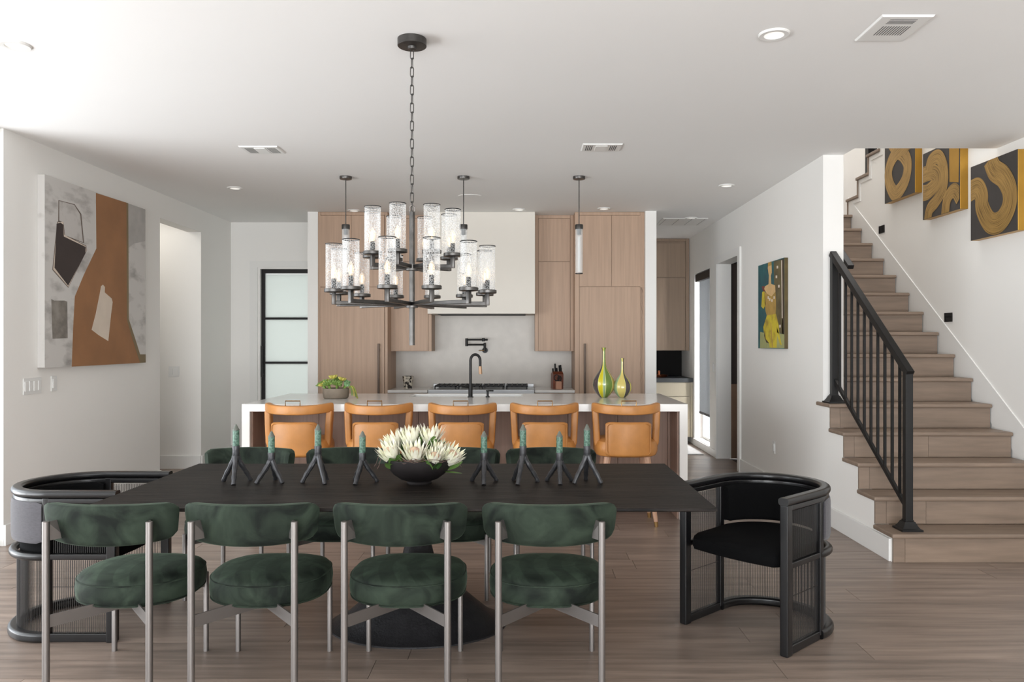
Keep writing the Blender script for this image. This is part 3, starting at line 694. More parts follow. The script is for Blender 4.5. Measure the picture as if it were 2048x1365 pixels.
# ------------------------------------------------------------------ barrel chairs
def make_barrel(loc, rz, label):
    t = thing('barrel_armchair', label, 'chair', loc, rz)
    R = .272; FY = .30
    def U(z, r=R, fy=FY, n=28): return [(r, fy, z)]+[(r*math.cos(a), r*math.sin(a), z) for a in [-PI*i/n for i in range(n+1)]]+[(-r, fy, z)]
    def AR(z, r=R, n=40): return [((R+(r-R)*min(1, abs(math.sin(a))*2.2))*math.cos(a), (R+(r-R)*min(1, abs(math.sin(a))*2.2))*math.sin(a), z) for a in [-PI*i/n for i in range(n+1)]]
    top_ = rrect(.05, .034, .013, 4)
    MB().sweep(U(.691, R, FY+.026), top_).build('top_rail', BLKW, t)
    MB().sweep(U(.66, R, FY-.02), rrect(.034, .026, .005, 2)).build('under_rail', BLKW, t)
    MB().sweep(AR(.398, .288), rrect(.036, .036, .014, 4)).build('seat_rail', BLKW, t)
    MB().sweep(AR(.022, .286), rrect(.05, .044, .014, 4)).build('base_rail', BLKW, t)
    for s in (-1, 1):
        MB().bx(s*R-.02, s*R+.02, FY-.022, FY+.024, 0, .676, .006).build('front_post', BLKW, t)
        MB().bx(s*R-.016, s*R+.018, -.02, .014, .02, .675, .005).build('rear_post', BLKW, t)
        MB().bx(s*R-.014, s*R+.016, .012, FY-.02, .002, .042, .005).build('side_base_rail', BLKW, t)
        MB().bx(s*R-.013, s*R+.014, .012, FY-.02, .385, .412, .004).build('side_seat_rail', BLKW, t)
        m = MB(); q = .026
        while q < FY-.03:
            for z0, z1 in ((.04, .38), (.415, .64)): m.bx(s*R-.001, s*R+.001, q-.0011, q+.0011, z0, z1)
            q += .0088
        m.bx(s*R-.003, s*R+.001, .02, FY-.02, .255, .257)
        m.build('reed_panel', REED, t, smooth=False, kind='stuff')
    m = MB(); n = 98
    for i in range(1, n):
        a = -PI*i/n; m.tube([(R*math.cos(a), R*math.sin(a), .04), (R*math.cos(a), R*math.sin(a), .38)], .0015, 4)
    m.build('curved_reed_panel', REED, t, smooth=False, kind='stuff')
    # upholstered back band, grey outside and black inside
    arc = [-PI*.02-PI*.96*i/30 for i in range(31)]
    def band(r0, r1, z0, z1, nm, mt):
        rings = []
        for i, a in enumerate(arc):
            e = .9 if i in (0, 30) else 1
            rings.append([((r0+(r1-r0)*(.5+p))*math.cos(a), (r0+(r1-r0)*(.5+p))*math.sin(a), (z0+z1)/2+q_*(z1-z0)*e) for p, q_ in [(x, y) for x, y in rrect(1, 1, .18, 3)]])
        MB().loft(rings).build(nm, mt, t)
    band(.268, .297, .462, .655, 'outer_back', FABG); band(.232, .267, .465, .655, 'inner_back', FABB)
    def so(k, z):
        o = []
        for i in range(25):
            a = PI+PI*i/24; o.append((.262*k*math.cos(a), .262*k*math.sin(a), z))
        for x, y in ((.255, .1), (.25, .27), (.22, .315), (.1, .33), (0, .332), (-.1, .33), (-.22, .315), (-.25, .27), (-.255, .1)): o.append((x*k, y*k, z))
        return o
    MB().loft([so(.9, .375), so(.975, .385), so(1, .41), so(.985, .435), so(.93, .452), so(.7, .462), so(.3, .466)]).build('seat', FABB, t)
    return t
b0 = make_barrel((-2.22, 3.90, 0), -PI/2, 'black barrel armchair with grey back at the left end of the table')
again(b0, (1.218, 3.865, 0), math.radians(132.2), 'black barrel armchair at the right end of the table, turned towards the viewer')

# ------------------------------------------------------------------ candle holders and candles
hold = [(472, 1, 282, 'leftmost'), (543, 0, 92, 'second from the left'), (636, 1, 70, 'third from the left'), (725, 0, 253, 'just left of the protea bowl'),
        (968, 0, 272, 'just right of the protea bowl'), (1046, 1, 250, 'third from the right'), (1119, 0, 270, 'second from the right'), (1174, 1, 90, 'rightmost')]
TY = 3.775
def make_holder(tall):
    hh = .178 if tall else .145
    t = thing('candle_holder', '', 'candle holder', (0, 0, 0), 0, 'branching iron candle holders on the table')
    sp = .075 if tall else .072; fk = hh*.66
    MB().lathe([(.011, fk-.01), (.017, fk+.012), (.0165, hh-.02), (.018, hh-.003), (.017, hh), (.004, hh-.002)], n=14).build('cup', IRON, t)
    for k in range(3):
        a = 2*PI*k/3; c_, s_ = math.cos(a), math.sin(a)
        P = bez([(0, 0, hh-.03), (c_*.008, s_*.008, fk+.005), (c_*sp*.42, s_*sp*.42, fk*.66), (c_*sp*.78, s_*sp*.78, fk*.28), (c_*sp, s_*sp, 0)], 4)
        rad = [.0138-.0035*i/(len(P)-1)+.0012*math.sin(i*1.7+k) for i in range(len(P))]
        MB().tube(P, rad, 9).build('leg', IRON, t)
    return t
protoH = {0: make_holder(0), 1: make_holder(1)}; used = set()
cm = MB().lathe([(.0155, 0), (.0158, .002), (.0155, .078), (.0165, .079), (.0165, .082), (.012, .088), (.006, .102), (.001, .108)], n=16)
me = cm.mesh('candle', [CAND, CANDT])
for p in me.polygons:
    if p.center.z > .0785: p.material_index = 1
for xp, tall, ang, where in hold:
    X = (xp-VX)*TY/F; hgt = (.178 if tall else .145)
    if tall not in used: o = protoH[tall]; used.add(tall); o.location = (X, TY, .7205); o.rotation_euler = (0, 0, math.radians(ang))
    else: o = again(protoH[tall], (X, TY, .7205), math.radians(ang), '')
    o['label'] = '%s black iron three-legged candle holder, %s on the table' % ('tall' if tall else 'short', where)
    cd = bpy.data.objects.new('candle', me); C.objects.link(cd); cd.location = (X, TY, .7205+hgt-.003)
    tag(cd, 'speckled green pillar candle in the holder %s' % where, 'candle', 'green candles on the table')

# ------------------------------------------------------------------ protea bowl
BX, BY = -.50, 3.755
bw = thing('flower_bowl', 'wide dark footed bowl holding white proteas in the table centre', 'bowl', (BX, BY, .7205))
MB().lathe([(.06, 0), (.062, .006), (.058, .012), (.092, .024), (.125, .048), (.150, .078), (.163, .104), (.168, .122), (.165, .125), (.160, .121), (.145, .085), (.11, .052), (.05, .03), (.002, .028)], n=48).build('bowl', BOWLM, bw)
MB().lathe([(.15, .1), (.10, .112), (.002, .118)], n=24).build('moss', TWIG, bw)
tw = MB()
for i in range(70):
    a = random.uniform(0, 2*PI); r = random.uniform(.08, .155); P = []
    for q in range(5):
        P.append((r*math.cos(a), r*math.sin(a), .122+random.uniform(-.006, .016))); a += random.uniform(.1, .3); r = min(.185, max(.06, r+random.uniform(-.03, .03)))
    tw.tube(bez(P, 3), .0013, 4)
for a0 in (2.9, 3.3, -.25, -2.6):
    P = [(.15*math.cos(a0), .15*math.sin(a0), .122), (.19*math.cos(a0), .19*math.sin(a0), .135), (.205*math.cos(a0), .205*math.sin(a0), .10), (.215*math.cos(a0), .215*math.sin(a0), .085)]
    tw.tube(bez(P, 4), .0011, 4)
tw.build('dried_twigs', TWIG, bw, smooth=False, kind='stuff')
def leaf_mesh(L_, W_, bend=.2):
    m = MB(); n = 7; rows_ = []
    for i in range(n+1):
        t = i/n; ww = W_*math.sin(PI*min(1, t*.95+.03))**.75*.5; z = L_*t; y = bend*L_*t*t
        rows_.append([(-ww, y+ww*.25, z), (0, y, z), (ww, y+ww*.25, z)])
    return m.loft(rows_, caps=False, closed=False)
def bloom_petals(open_):
    m = MB()
    for ring, (cnt, r0, tilt, ln, wd) in enumerate(((13, .040, .36*open_, .112, .022), (13, .038, .24*open_, .118, .020), (12, .034, .12*open_, .108, .018), (10, .036, .50*open_, .075, .022))):
        for k in range(cnt):
            a = 2*PI*(k+.5*(ring % 2))/cnt+random.uniform(-.09, .09); l_ = ln*random.uniform(.88, 1.1); tl = tilt+random.uniform(-.09, .09)
            vs0 = []
            for t, ww in ((0, .45), (.3, .95), (.62, .9), (.85, .5), (1, .02)):
                rr = r0*(.35+.65*min(1, t*2.4))+math.sin(tl)*l_*t**1.9; z = math.cos(tl)*l_*t
                for sgn in (-1, 1): vs0.append((rr*math.cos(a)-sgn*wd*ww*.5*math.sin(a), rr*math.sin(a)+sgn*wd*ww*.5*math.cos(a), z))
            V = [m._v(p) for p in vs0]
            for i in range(4): m.bm.faces.new((V[2*i], V[2*i+1], V[2*i+3], V[2*i+2]))
    return m
pm = [bloom_petals(o_).mesh('petals', PETAL, smooth=True, ang=80) for o_ in (1.0, .75, 1.25)]
corem = MB().lathe([(.02, 0), (.034, .03), (.036, .055), (.030, .075), (.018, .088), (.001, .094)], n=16).mesh('core', PCORE)
lfm = [leaf_mesh(.105, .046).mesh('leaf', LEAF), leaf_mesh(.095, .048, .3).mesh('leaf', LEAFD), leaf_mesh(.12, .042, .1).mesh('leaf', LEAF)]
blooms = [(-.110, -.055, .125, -.42, 'left front, leaning out'), (-.010, -.09, .125, 0.0, 'front centre, widest open'), (.080, -.105, .12, .12, 'small and low at the front right'),
          (-.045, .03, .185, -.10, 'tall at the back left'), (.045, .035, .19, .10, 'tall at the back right of centre'), (-.110, .05, .165, -.45, 'back left edge'),
          (.125, -.035, .115, .65, 'far right, leaning out'), (.085, -.01, .150, .25, 'small bud right of centre'), (.0, .12, .15, 0, 'hidden at the very back')]
for i, (x, y, z, tx, wh) in enumerate(blooms):
    t = thing('protea_flower', 'white protea bloom %s of the bowl' % wh, 'flower', (BX+x, BY+y, .7205+z-.02), 0, 'white proteas in the bowl')
    t.rotation_euler = (.22 if y < -.02 else -.05, tx, 0)
    s = .74 if 'small' in wh else .92
    t.scale = (s, s, s)
    link('petals', pm[(i+1) % 3 if 'widest' not in wh else 2], t); link('core', corem, t)
    st_ = MB().tube([(0, 0, .01), (0, 0, -.05)], .007, 8).build('stem', LEAF, t)
    for k in range(5):
        a = random.uniform(0, 2*PI); q = random.choice(lfm)
        l_ = link('leaf', q, t, (.02*math.cos(a), .02*math.sin(a), -.03), (0, 0, 0))
        l_.rotation_euler = (-random.uniform(.30, .75), 0, a-PI/2)

# ------------------------------------------------------------------ succulent planter and vases on the island
SX, SY = -1.63, 6.77
pl = thing('succulent_planter', 'round taupe planter of mixed succulents on the island', 'planter', (SX, SY, .9155))
MB().lathe([(.098, 0), (.108, .008), (.114, .045), (.113, .088), (.107, .088), (.10, .07), (.002, .068)], n=36).build('planter', CLAYB, pl)
def rosette(cnt, ln, wd, tilt, rings_=3):
    m = MB()
    for r in range(rings_):
        for k in range(cnt-r*2):
            a = 2*PI*(k+.5*r)/(cnt-r*2); tl = tilt*(1-.33*r); l_ = ln*(1-.2*r)
            d = Vector((math.sin(tl)*math.cos(a), math.sin(tl)*math.sin(a), math.cos(tl)))
            m.tube([d*.003, d*l_*.45, d*l_*.8, d*l_], [wd*.5, wd, wd*.7, .0008], 5)
    return m
rm = [rosette(9, .045, .008, 1.1).mesh('leaves', SUCC), rosette(7, .032, .009, .9).mesh('leaves', SUCC2), rosette(8, .03, .012, .8, 2).mesh('leaves', SUCC3)]
sl_ = [(-.10, -.05, 1, 'cream rosette at the left rim'), (-.04, -.09, 0, 'spiky green rosette front left'), (.03, -.09, 0, 'spiky green rosette front centre'), (.10, -.05, 2, 'blue green rosette at the right'),
       (-.02, -.01, 1, 'yellow rosette at the crown'), (.05, 0, 1, 'yellow tipped rosette right of the crown'), (-.08, .03, 1, 'yellow rosette at the back left'), (.08, .04, 2, 'round green rosette at the back right'), (0, .07, 0, 'spiky rosette at the very back'), (-.11, 0, 0, 'spiky rosette on the left edge')]
for x, y, q, wh in sl_:
    hz = .10+.085*max(0, 1-math.hypot(x, y)/.13)
    t = thing('succulent', '%s of the island planter' % wh, 'succulent', (SX+x, SY+y, .9155+hz), 0, 'succulents in the island planter')
    t.rotation_euler = (-y*5, x*5, 0); sc_ = random.uniform(1.2, 1.55); t.scale = (sc_,)*3
    link('leaves', rm[q], t); MB().tube([(0, 0, .004), (0, 0, -.035)], .008, 7).build('stem', SUCC, t)
tr_ = thing('succulent', 'trailing succulent strand drooping over the right rim of the planter', 'succulent', (SX+.12, SY-.03, 1.0), 0, 'succulents in the island planter')
for k in range(6):
    m = MB(); a = -.9+.3*k; P = bez([(0, 0, 0), (.03*math.cos(a), .03*math.sin(a), .025), (.055*math.cos(a), .05*math.sin(a), -.01), (.06*math.cos(a)+.004*k, .055*math.sin(a), -.05-.008*k)], 6)
    m.tube(P, .003, 5)
    for p in P[3:]:
        for s in (-1, 1): m.tube([p, p+Vector((s*.008, -.004, -.007))], [.003, .0008], 5)
    m.build('strand', SUCC2 if k % 2 else SUCC, tr_)
def vase(label, loc, H_, R0, bounds):
    """bounds: (start angle in degrees, glaze) around half the body, repeated on the other half"""
    pr = [(.32, 0), (.42, .015), (.70, .08), (.93, .17), (1.0, .26), (.93, .36), (.68, .46), (.42, .54), (.25, .61), (.175, .70), (.15, .80), (.15, .93), (.2, .985), (.22, 1.0), (.13, .995)]
    P = bez([(r, 0, z) for r, z in pr], 3); m = MB()
    m.lathe([(max(p.x*R0, .001), p.z*H_) for p in P], n=120)
    cols = [VC['line']]+[VC[c] for _, c in bounds]
    o = m.build('vase', cols, None, loc); tag(o, label, 'vase')
    for f in o.data.polygons:
        a = (math.degrees(math.atan2(f.center.y, f.center.x))-bounds[0][0]) % 180; k = 0
        for i, (b_, c) in enumerate(bounds):
            if a >= b_-bounds[0][0]: k = i
        f.material_index = 0 if a-(bounds[k][0]-bounds[0][0]) < 3.1 else 1+k
    return o
VC = {'line': mat('vase_line', (206, 208, 130), .2), 'yellow': mat('vase_yellow', (200, 186, 20), .15, coat=.6), 'mint': mat('vase_mint', (140, 164, 128), .15, coat=.6), 'green': mat('vase_green', (98, 124, 46), .15, coat=.6),
      'ochre': mat('vase_ochre', (170, 146, 74), .15, coat=.6), 'cream': mat('vase_cream', (204, 186, 104), .15, coat=.6), 'plum': mat('vase_plum', (70, 60, 62), .15, coat=.6)}
vase('taller bottle vase with yellow, green and plum vertical stripes on the island', (.722, 6.88, .9155), .442, .098, [(185, 'plum'), (230, 'yellow'), (258, 'mint'), (273, 'green'), (312, 'ochre')])
vase('shorter bottle vase with cream and plum stripes beside the taller one', (.884, 6.86, .9155), .347, .080, [(180, 'mint'), (225, 'cream'), (282, 'plum'), (322, 'yellow')])

# ------------------------------------------------------------------ chandelier
HX, HY = -.536, 3.76
ch = thing('chandelier', 'two-tier dark bronze chandelier of crackled glass cylinders over the dining table', 'chandelier', (HX, HY, CZ))
def cz(z): return z-CZ
MB().lathe([(.02, -.052), (.022, -.04), (.068, -.038), (.07, -.036), (.07, -.002), (.068, 0)], n=40).build('canopy', BRONZE, ch)
MB().tube([(0, 0, cz(1.387)), (0, 0, cz(2.035))], .0135, 20).build('stem', BRONZE, ch)
lm = MB()
def linkpts(l_, w2): return [(w2*math.sin(a)*(1), 0, (l_/2-w2)*(1 if math.cos(a) > 0 else -1)+w2*math.cos(a)) for a in [2*PI*i/16 for i in range(16)]]
lm = MB().tube(linkpts(.050, .0085), .0023, 6, loop=True).mesh('chain_link', BRONZE)
z = CZ-.055; k = 0
while z > 2.06:
    link('chain_link', lm, ch, (0, 0, cz(z-.02)), (0, 0, .5+(PI/2 if k % 2 else 0))); z -= .0435; k += 1
MB().tube([(.013*math.cos(a), 0, cz(2.045)+.022*math.sin(a)) for a in [2*PI*i/16 for i in range(16)]], .003, 6, loop=True).build('hanging_ring', NICKEL, ch)
shade_m = MB(); shade_m.lathe([(.0375, 0), (.0375, .215)], n=40, caps=False); shade_m = shade_m.mesh('glass_shade', CRACK)
rim_m = MB().tube([(.038*math.cos(a), .038*math.sin(a), 0) for a in [2*PI*i/32 for i in range(32)]], .0021, 6, loop=True).mesh('rim', BLACKM)
cup_m = MB().lathe([(.02, -.006), (.042, -.004), (.0445, -.002), (.0445, .011), (.041, .013), (.039, .006), (.002, .004)], n=32).mesh('cup', BRONZE)
sock_m = MB().lathe([(.011, .004), (.011, .055), (.009, .06), (.001, .061)], n=14).mesh('socket', BLACKM)
bulbg_m = MB().lathe([(.006, .06), (.010, .068), (.0145, .085), (.0135, .10), (.006, .118), (.001, .126)], n=14).mesh('bulb', clearglass('bulb_glass', .22, (1, .93, .8, 1)))
fil_m = MB().tube([(0, 0, .07), (0, 0, .108)], .0032, 6).mesh('filament', BULB)
def tier(cnt, rad, hubz, cupz, off):
    MB().lathe([(.012, cz(hubz)-.02), (.03, cz(hubz)-.018), (.03, cz(hubz)+.012), (.012, cz(hubz)+.014)], n=24).build('hub', BRONZE, ch)
    pr = rrect(.018, .018, .002, 1)
    am = MB().sweep([(.02, 0, 0), (rad-.009, 0, 0)], pr).box((rad, 0, (cupz-hubz)/2-.006), (.018, .018, cupz-hubz+.006), .001).mesh('arm', BRONZE)
    for i in range(cnt):
        th = math.radians(off+(i+.5)*360/cnt)     # measured from the camera side
        a = link('arm', am, ch, (0, 0, cz(hubz)), (0, 0, th-PI/2)); dz = cupz-hubz
        link('cup', cup_m, a, (rad, 0, dz)); link('glass_shade', shade_m, a, (rad, 0, dz+.008)); link('shade_rim', rim_m, a, (rad, 0, dz+.222))
        link('socket', sock_m, a, (rad, 0, dz)); link('bulb', bulbg_m, a, (rad, 0, dz)); link('filament', fil_m, a, (rad, 0, dz))
tier(12, .372, 1.588, 1.640, 6.4); tier(8, .2045, 1.768, 1.818, 12)

# pendants
def pendant(X, label):
    t = thing('pendant_light', label, 'pendant light', (X, 6.88, CZ), 0, 'slim glass pendants over the island')
    MB().lathe([(.004, -.026), (.052, -.024), (.054, -.02), (.054, 0)], n=28).build('canopy', BRONZE, t)
    MB().cyl((0, 0, cz(2.45)), (0, 0, -.02), .0045, n=8).build('rod', BRONZE, t)
    MB().lathe([(.008, cz(2.452)), (.034, cz(2.45)), (.036, cz(2.445)), (.036, cz(2.41)), (.03, cz(2.405))], n=28).build('cap', BRONZE, t)
    MB().lathe([(.018, cz(2.41)), (.018, cz(2.36)), (.002, cz(2.355))], n=16).build('socket', BLACKM, t)
    MB().lathe([(.033, cz(2.018)), (.0335, cz(2.41))], n=28, caps=False).build('glass_tube', TUBEG, t)
    MB().lathe([(.012, cz(2.03)), (.012, cz(2.34))], n=14).build('inner_tube', clearglass('inner_frost', .45), t)
    MB().lathe([(.034, cz(2.02)), (.035, cz(2.018)), (.034, cz(2.012)), (.031, cz(2.018))], n=28).build('rim', BRONZE, t)
    return t
p0 = pendant(-1.569, 'slim glass pendant furthest left, above the succulent planter')
again(p0, (-.524, 6.88, CZ), 0, 'slim glass pendant in front of the white range hood, behind the chandelier')
again(p0, (.502, 6.88, CZ), 0, 'slim glass pendant furthest right, before the right fridge cabinet')

# ------------------------------------------------------------------ ceiling fittings
def at_ceiling(px_, py_): s = (VY-py_)/(CZ-H); return ((px_-VX)/s, F/s)
dl_m = MB().lathe([(.045, -.001), (.047, -.008), (.068, -.009), (.073, -.004), (.073, 0)], n=36, caps=False).mesh('trim_ring', TRIM)
dc_m = MB().lathe([(.045, 0.0), (.045, -.003), (.001, -.0035)], n=30).mesh('lens', LIGHTD)
for px_, py_, lb in ((30, 90, 'recessed ceiling downlight at the upper left edge'), (1548, 68, 'recessed ceiling downlight left of the large air vent'), (470, 376, 'recessed ceiling downlight above the large abstract painting wall'),
                     (1453, 371, 'recessed ceiling downlight above the hall doorway'), (708, 421, 'recessed downlight before the left fridge cabinet'), (1038, 419, 'recessed downlight before the range hood'),
                     (1208, 417, 'recessed downlight before the right fridge cabinet'), (1382, 436, 'recessed downlight beside the hall ceiling grille')):
    X, Y = at_ceiling(px_, py_); t = thing('recessed_light', lb, 'ceiling light', (X, Y, CZ), 0, 'recessed ceiling downlights')
    link('trim_ring', dl_m, t); link('lens', dc_m, t)
X, Y = at_ceiling(940, 393)
o = MB().lathe([(.12, 0), (.12, -.004), (.002, -.005)], n=40).build('ceiling_speaker', CEIL, loc=(X, Y, CZ)); tag(o, 'flat round white ceiling speaker before the range hood', 'speaker')
SLOT = mat('vent_shadow', (92, 92, 92), .8)
def vent(label, x0, x1, y0, y1, slots, panel=None):
    t = thing('ceiling_vent', label, 'vent', ((x0+x1)/2, (y0+y1)/2, CZ)); cx, cy = (x0+x1)/2, (y0+y1)/2
    hx_, hy_ = (x1-x0)/2, (y1-y0)/2
    MB().loft([[(sx*(hx_-i), sy*(hy_-i), z) for sx, sy in ((-1, -1), (1, -1), (1, 1), (-1, 1))] for i, z in ((.012, -.010), (.006, -.009), (0, -.001))]).build('frame', TRIM, t, smooth=False)
    for a, b_, c_, d_ in slots:
        MB().bx(a-cx, b_-cx, c_-cy, d_-cy, -.0108, -.0098).build('louver_slot', SLOT, t, smooth=False)
    if panel: a, b_, c_, d_ = panel; MB().bx(a-cx, b_-cx, c_-cy, d_-cy, -.014, -.0095, .001).build('centre_panel', TRIM, t)
vent('large white slatted air vent at the upper right of the ceiling', 1.615, 1.855, 3.48, 3.775,
     [(1.670+.0124*i, 1.6745+.0124*i, 3.588, 3.692) for i in range(11)]+[(1.668, 1.792, 3.512+.0145*i, 3.5175+.0145*i) for i in range(4)])
vent('white air vent on the ceiling left of the chandelier', -2.13, -1.835, 5.80, 6.02,
     [(-2.095+.0135*i, -2.089+.0135*i, 5.835, 5.985) for i in range(5)]+[(-1.925+.0135*i, -1.919+.0135*i, 5.835, 5.985) for i in range(5)], (-2.02, -1.94, 5.83, 5.99))
vent('white air vent on the ceiling above the right pendant', .445, .745, 5.73, 5.94,
     [(.475+.0135*i, .482+.0135*i, 5.765, 5.905) for i in range(4)]+[(.655+.0135*i, .662+.0135*i, 5.765, 5.905) for i in range(4)], (.545, .635, 5.765, 5.905))
vent('white return grille on the hall ceiling', 1.66, 2.2, 9.16, 9.69, [(1.70+.155*i, 1.704+.155*i, 9.2, 9.65) for i in range(4)])

# ------------------------------------------------------------------ switches and outlets
def plate(name, label, cat, loc, rz, w_, h_, n):
    t = thing(name, label, cat, loc, rz)
    MB().box((0, -.003, 0), (w_, .006, h_), .0015).build('cover_plate', PLATE, t)
    for i in range(n): MB().box((-w_/2+w_*(i+.5)/n, -.008, 0), (w_/n*.62, .006, h_*.6), .0015).build('rocker', PLATE, t)
plate('light_switch', 'white four-gang light switch plate below the abstract painting', 'light switch', (XL, 5.64, 1.085), PI/2, .205, .118, 4)
plate('light_switch', 'single white dimmer switch right of the four-gang plate', 'light switch', (XL, 5.90, 1.09), PI/2, .07, .115, 1)
plate('light_switch', 'white double light switch inside the side hallway', 'light switch', (-3.87, 8.606, 1.08), 0, .118, .118, 2)
plate('wall_outlet', 'white wall outlet low beside the stairs', 'outlet', (XR, 7.27, .42), -PI/2, .07, .115, 1)
plate('wall_outlet', 'small white wall switch in the hall beyond the doorway', 'outlet', (XR, 9.58, 1.1), -PI/2, .07, .115, 1)
for Y, Z, lb in ((7.76, 2.536, 'upper'), (6.545, 1.615, 'lower')):
    t = thing('step_light', '%s black square step light on the stair wall' % lb, 'step light', (XW, Y, Z), -PI/2)
    MB().bx(-.058, .058, -.008, 0, -.038, -.030, .001).bx(-.058, .058, -.008, 0, .030, .038, .001).bx(-.058, -.045, -.008, 0, -.03, .03).bx(.045, .058, -.008, 0, -.03, .03).build('frame', BLACKM, t)
    MB().bx(-.045, .045, -.003, 0, -.03, .03).bx(-.045, .045, -.007, -.003, .008, .03).build('lens', DARK, t, smooth=False)

# ------------------------------------------------------------------ paintings
def canvas(name, label, loc, rz, w_, h_, th, front, side):
    t = thing(name, label, 'painting', loc, rz)
    MB().bx(0, w_, -th, 0, -h_, 0, .003).build('canvas', [side], t, smooth=False)
    MB().bx(.0, w_, -th-.0012, -th, -h_, 0).build('painted_ground', front, t, smooth=False)
    return t
def patch(t, name, pts, mt, th, lvl):
    MB().prism([(p[0], p[1]) for p in pts], -th-.0016-.0006*lvl, -th-.001, 'y').build(name, mt, t, smooth=False)
# the large abstract on the left wall (outline points measured on the photograph, converted to wall metres)
PX_ = -3.515
def lw(cx, cy):
    px_, py_ = cx/1.9492, 300+cy/1.95; Y = F*(-PX_)/(VX-px_); return (Y-5.70, H+(VY-py_)*Y/F-2.64)
WP = mat('painted_white', (206, 203, 199), .7, col2=(150, 146, 142), vscale=5, contrast=(.22, .48), detail=10, stretch=(1, 1, 2))
BRP = mat('painted_ochre', (152, 108, 72), .65, var=.12, vscale=4)
DKP = mat('painted_umber', (58, 48, 46), .6, var=.1, vscale=5)
OLP = mat('painted_olive', (128, 112, 84), .65, var=.12)
GRP = mat('painted_grey', (150, 144, 136), .7, col2=(110, 104, 98), vscale=9, contrast=(.3, .6))
CRP = mat('painted_cream', (216, 202, 186), .7, var=.06, vscale=6)
LNP = mat('painted_line', (110, 98, 90), .8)
ab = canvas('abstract_painting', 'large abstract painting of brown, white and umber shapes on the left wall', (XL, 5.70, 2.64), PI/2, 1.525, 1.425, .055, WP, mat('canvas_edge', (200, 197, 193), .8, col2=(170, 166, 160), vscale=8, contrast=(.2, .4)))
def lp(nm, L_, mt, lv): patch(ab, nm, [lw(*p) for p in L_], mt, .055, lv)
lp('colour_patch', [(373, 168), (492, 206), (495, 380), (497, 670), (545, 831), (567, 829), (567, 800), (543, 800), (505, 690), (497, 640)][:4]+[(520, 740), (550, 831), (279, 846), (284, 700), (291, 572), (325, 490), (375, 385)], BRP, 1)
lp('colour_patch', [(492, 206), (499, 208), (501, 660), (527, 740), (545, 798), (567, 798), (567, 830), (545, 831), (516, 740), (494, 665)], OLP, 2)
lp('colour_patch', [(499, 209), (565, 232), (565, 356), (520, 366), (498, 384)], mat('painted_pale_grey', (176, 173, 169), .7, var=.1, vscale=8), 1)
lp('outline_patch', [(222, 280), (247, 278), (250, 330), (335, 374), (338, 392), (265, 538), (203, 468)], LNP, 1)
lp('outline_patch', [(224, 282), (246, 280), (249, 331), (333, 376), (336, 392), (265, 534), (206, 466)], CRP, 2)
lp('colour_patch', [(220, 288), (234, 284), (246, 292), (247, 338), (333, 379), (331, 405), (264, 530), (211, 460)], DKP, 3)
lp('outline_patch', [(227, 196), (290, 212), (316, 250), (327, 364), (248, 336), (226, 280)], LNP, 1)
lp('colour_patch', [(230, 199), (288, 215), (311, 252), (322, 360), (252, 333), (247, 283), (230, 276)], mat('painted_pale', (198, 194, 190), .7, col2=(168, 163, 158), vscale=9, contrast=(.3, .5)), 2)
lp('colour_patch', [(199, 582), (210, 588), (250, 588), (261, 592), (263, 735), (204, 737), (202, 690)], GRP, 1)
lp('colour_patch', [(400, 526), (408, 535), (407, 556), (434, 580), (438, 594), (432, 640), (421, 746), (385, 724), (356, 702), (372, 640), (388, 560), (393, 532)], CRP, 2)
# the standing woman painting
def rw(cx, cy):
    px_, py_ = 1300+cx/3.4125, 420+cy/3.4125; Y = F*2.325/(px_-VX); return (7.64-Y, H+(VY-py_)*Y/F-2.158)
fg = canvas('figure_painting', 'narrow painting of a woman in yellow against teal and brown', (XR, 7.64, 2.158), -PI/2, .755, .812, .035, mat('painted_teal', (42, 106, 108), .6, col2=(30, 70, 80), vscale=7), mat('dark_canvas_edge', (86, 72, 38), .7, var=.3, vscale=8))
def fp(nm, L_, mt, lv): patch(fg, nm, [rw(*p) for p in L_], mt, .035, lv)
YEL = mat('painted_yellow', (206, 186, 50), .6, col2=(160, 134, 50), vscale=12, contrast=(.3, .55)); SKN = mat('painted_skin', (214, 178, 124), .6, var=.1, vscale=12)
OLV = mat('painted_olive_wall', (112, 102, 68), .6, col2=(80, 70, 46), vscale=9); DBR = mat('painted_dark_brown', (66, 50, 32), .6, var=.3, vscale=10); MST = mat('painted_mustard', (176, 142, 72), .6, var=.2, vscale=12)
PGR = mat('painted_pale_green', (160, 162, 110), .7, var=.12, vscale=10); RED = mat('painted_red', (120, 52, 40), .6)
fp('colour_patch', [(846, 352), (896, 340), (902, 600), (912, 850), (856, 830), (850, 600)], OLV, 1)
fp('colour_patch', [(896, 340), (915, 334), (916, 850), (905, 850), (902, 600)], DBR, 1)
fp('colour_patch', [(754, 834), (800, 845), (860, 840), (916, 850), (917, 944), (752, 944)], PGR, 2)
fp('colour_patch', [(898, 345), (903, 344), (907, 740), (902, 740)], CRP, 3)
fp('colour_patch', [(808, 362), (830, 352), (832, 430), (822, 460), (812, 440), (806, 400)], SKN, 3)
fp('colour_patch', [(815, 440), (825, 440), (828, 505), (855, 516), (858, 560), (832, 592), (800, 572), (782, 540), (788, 522), (812, 508)], SKN, 4)
fp('colour_patch', [(808, 362), (830, 352), (831, 378), (808, 388)], MST, 5)
fp('colour_patch', [(764, 524), (782, 520), (792, 555), (775, 556)], RED, 3)
fp('colour_patch', [(768, 560), (782, 556), (792, 650), (776, 676), (762, 660)], YEL, 3)
fp('colour_patch', [(782, 556), (800, 572), (832, 592), (858, 560), (862, 640), (860, 712), (800, 724), (790, 690)], MST, 3)
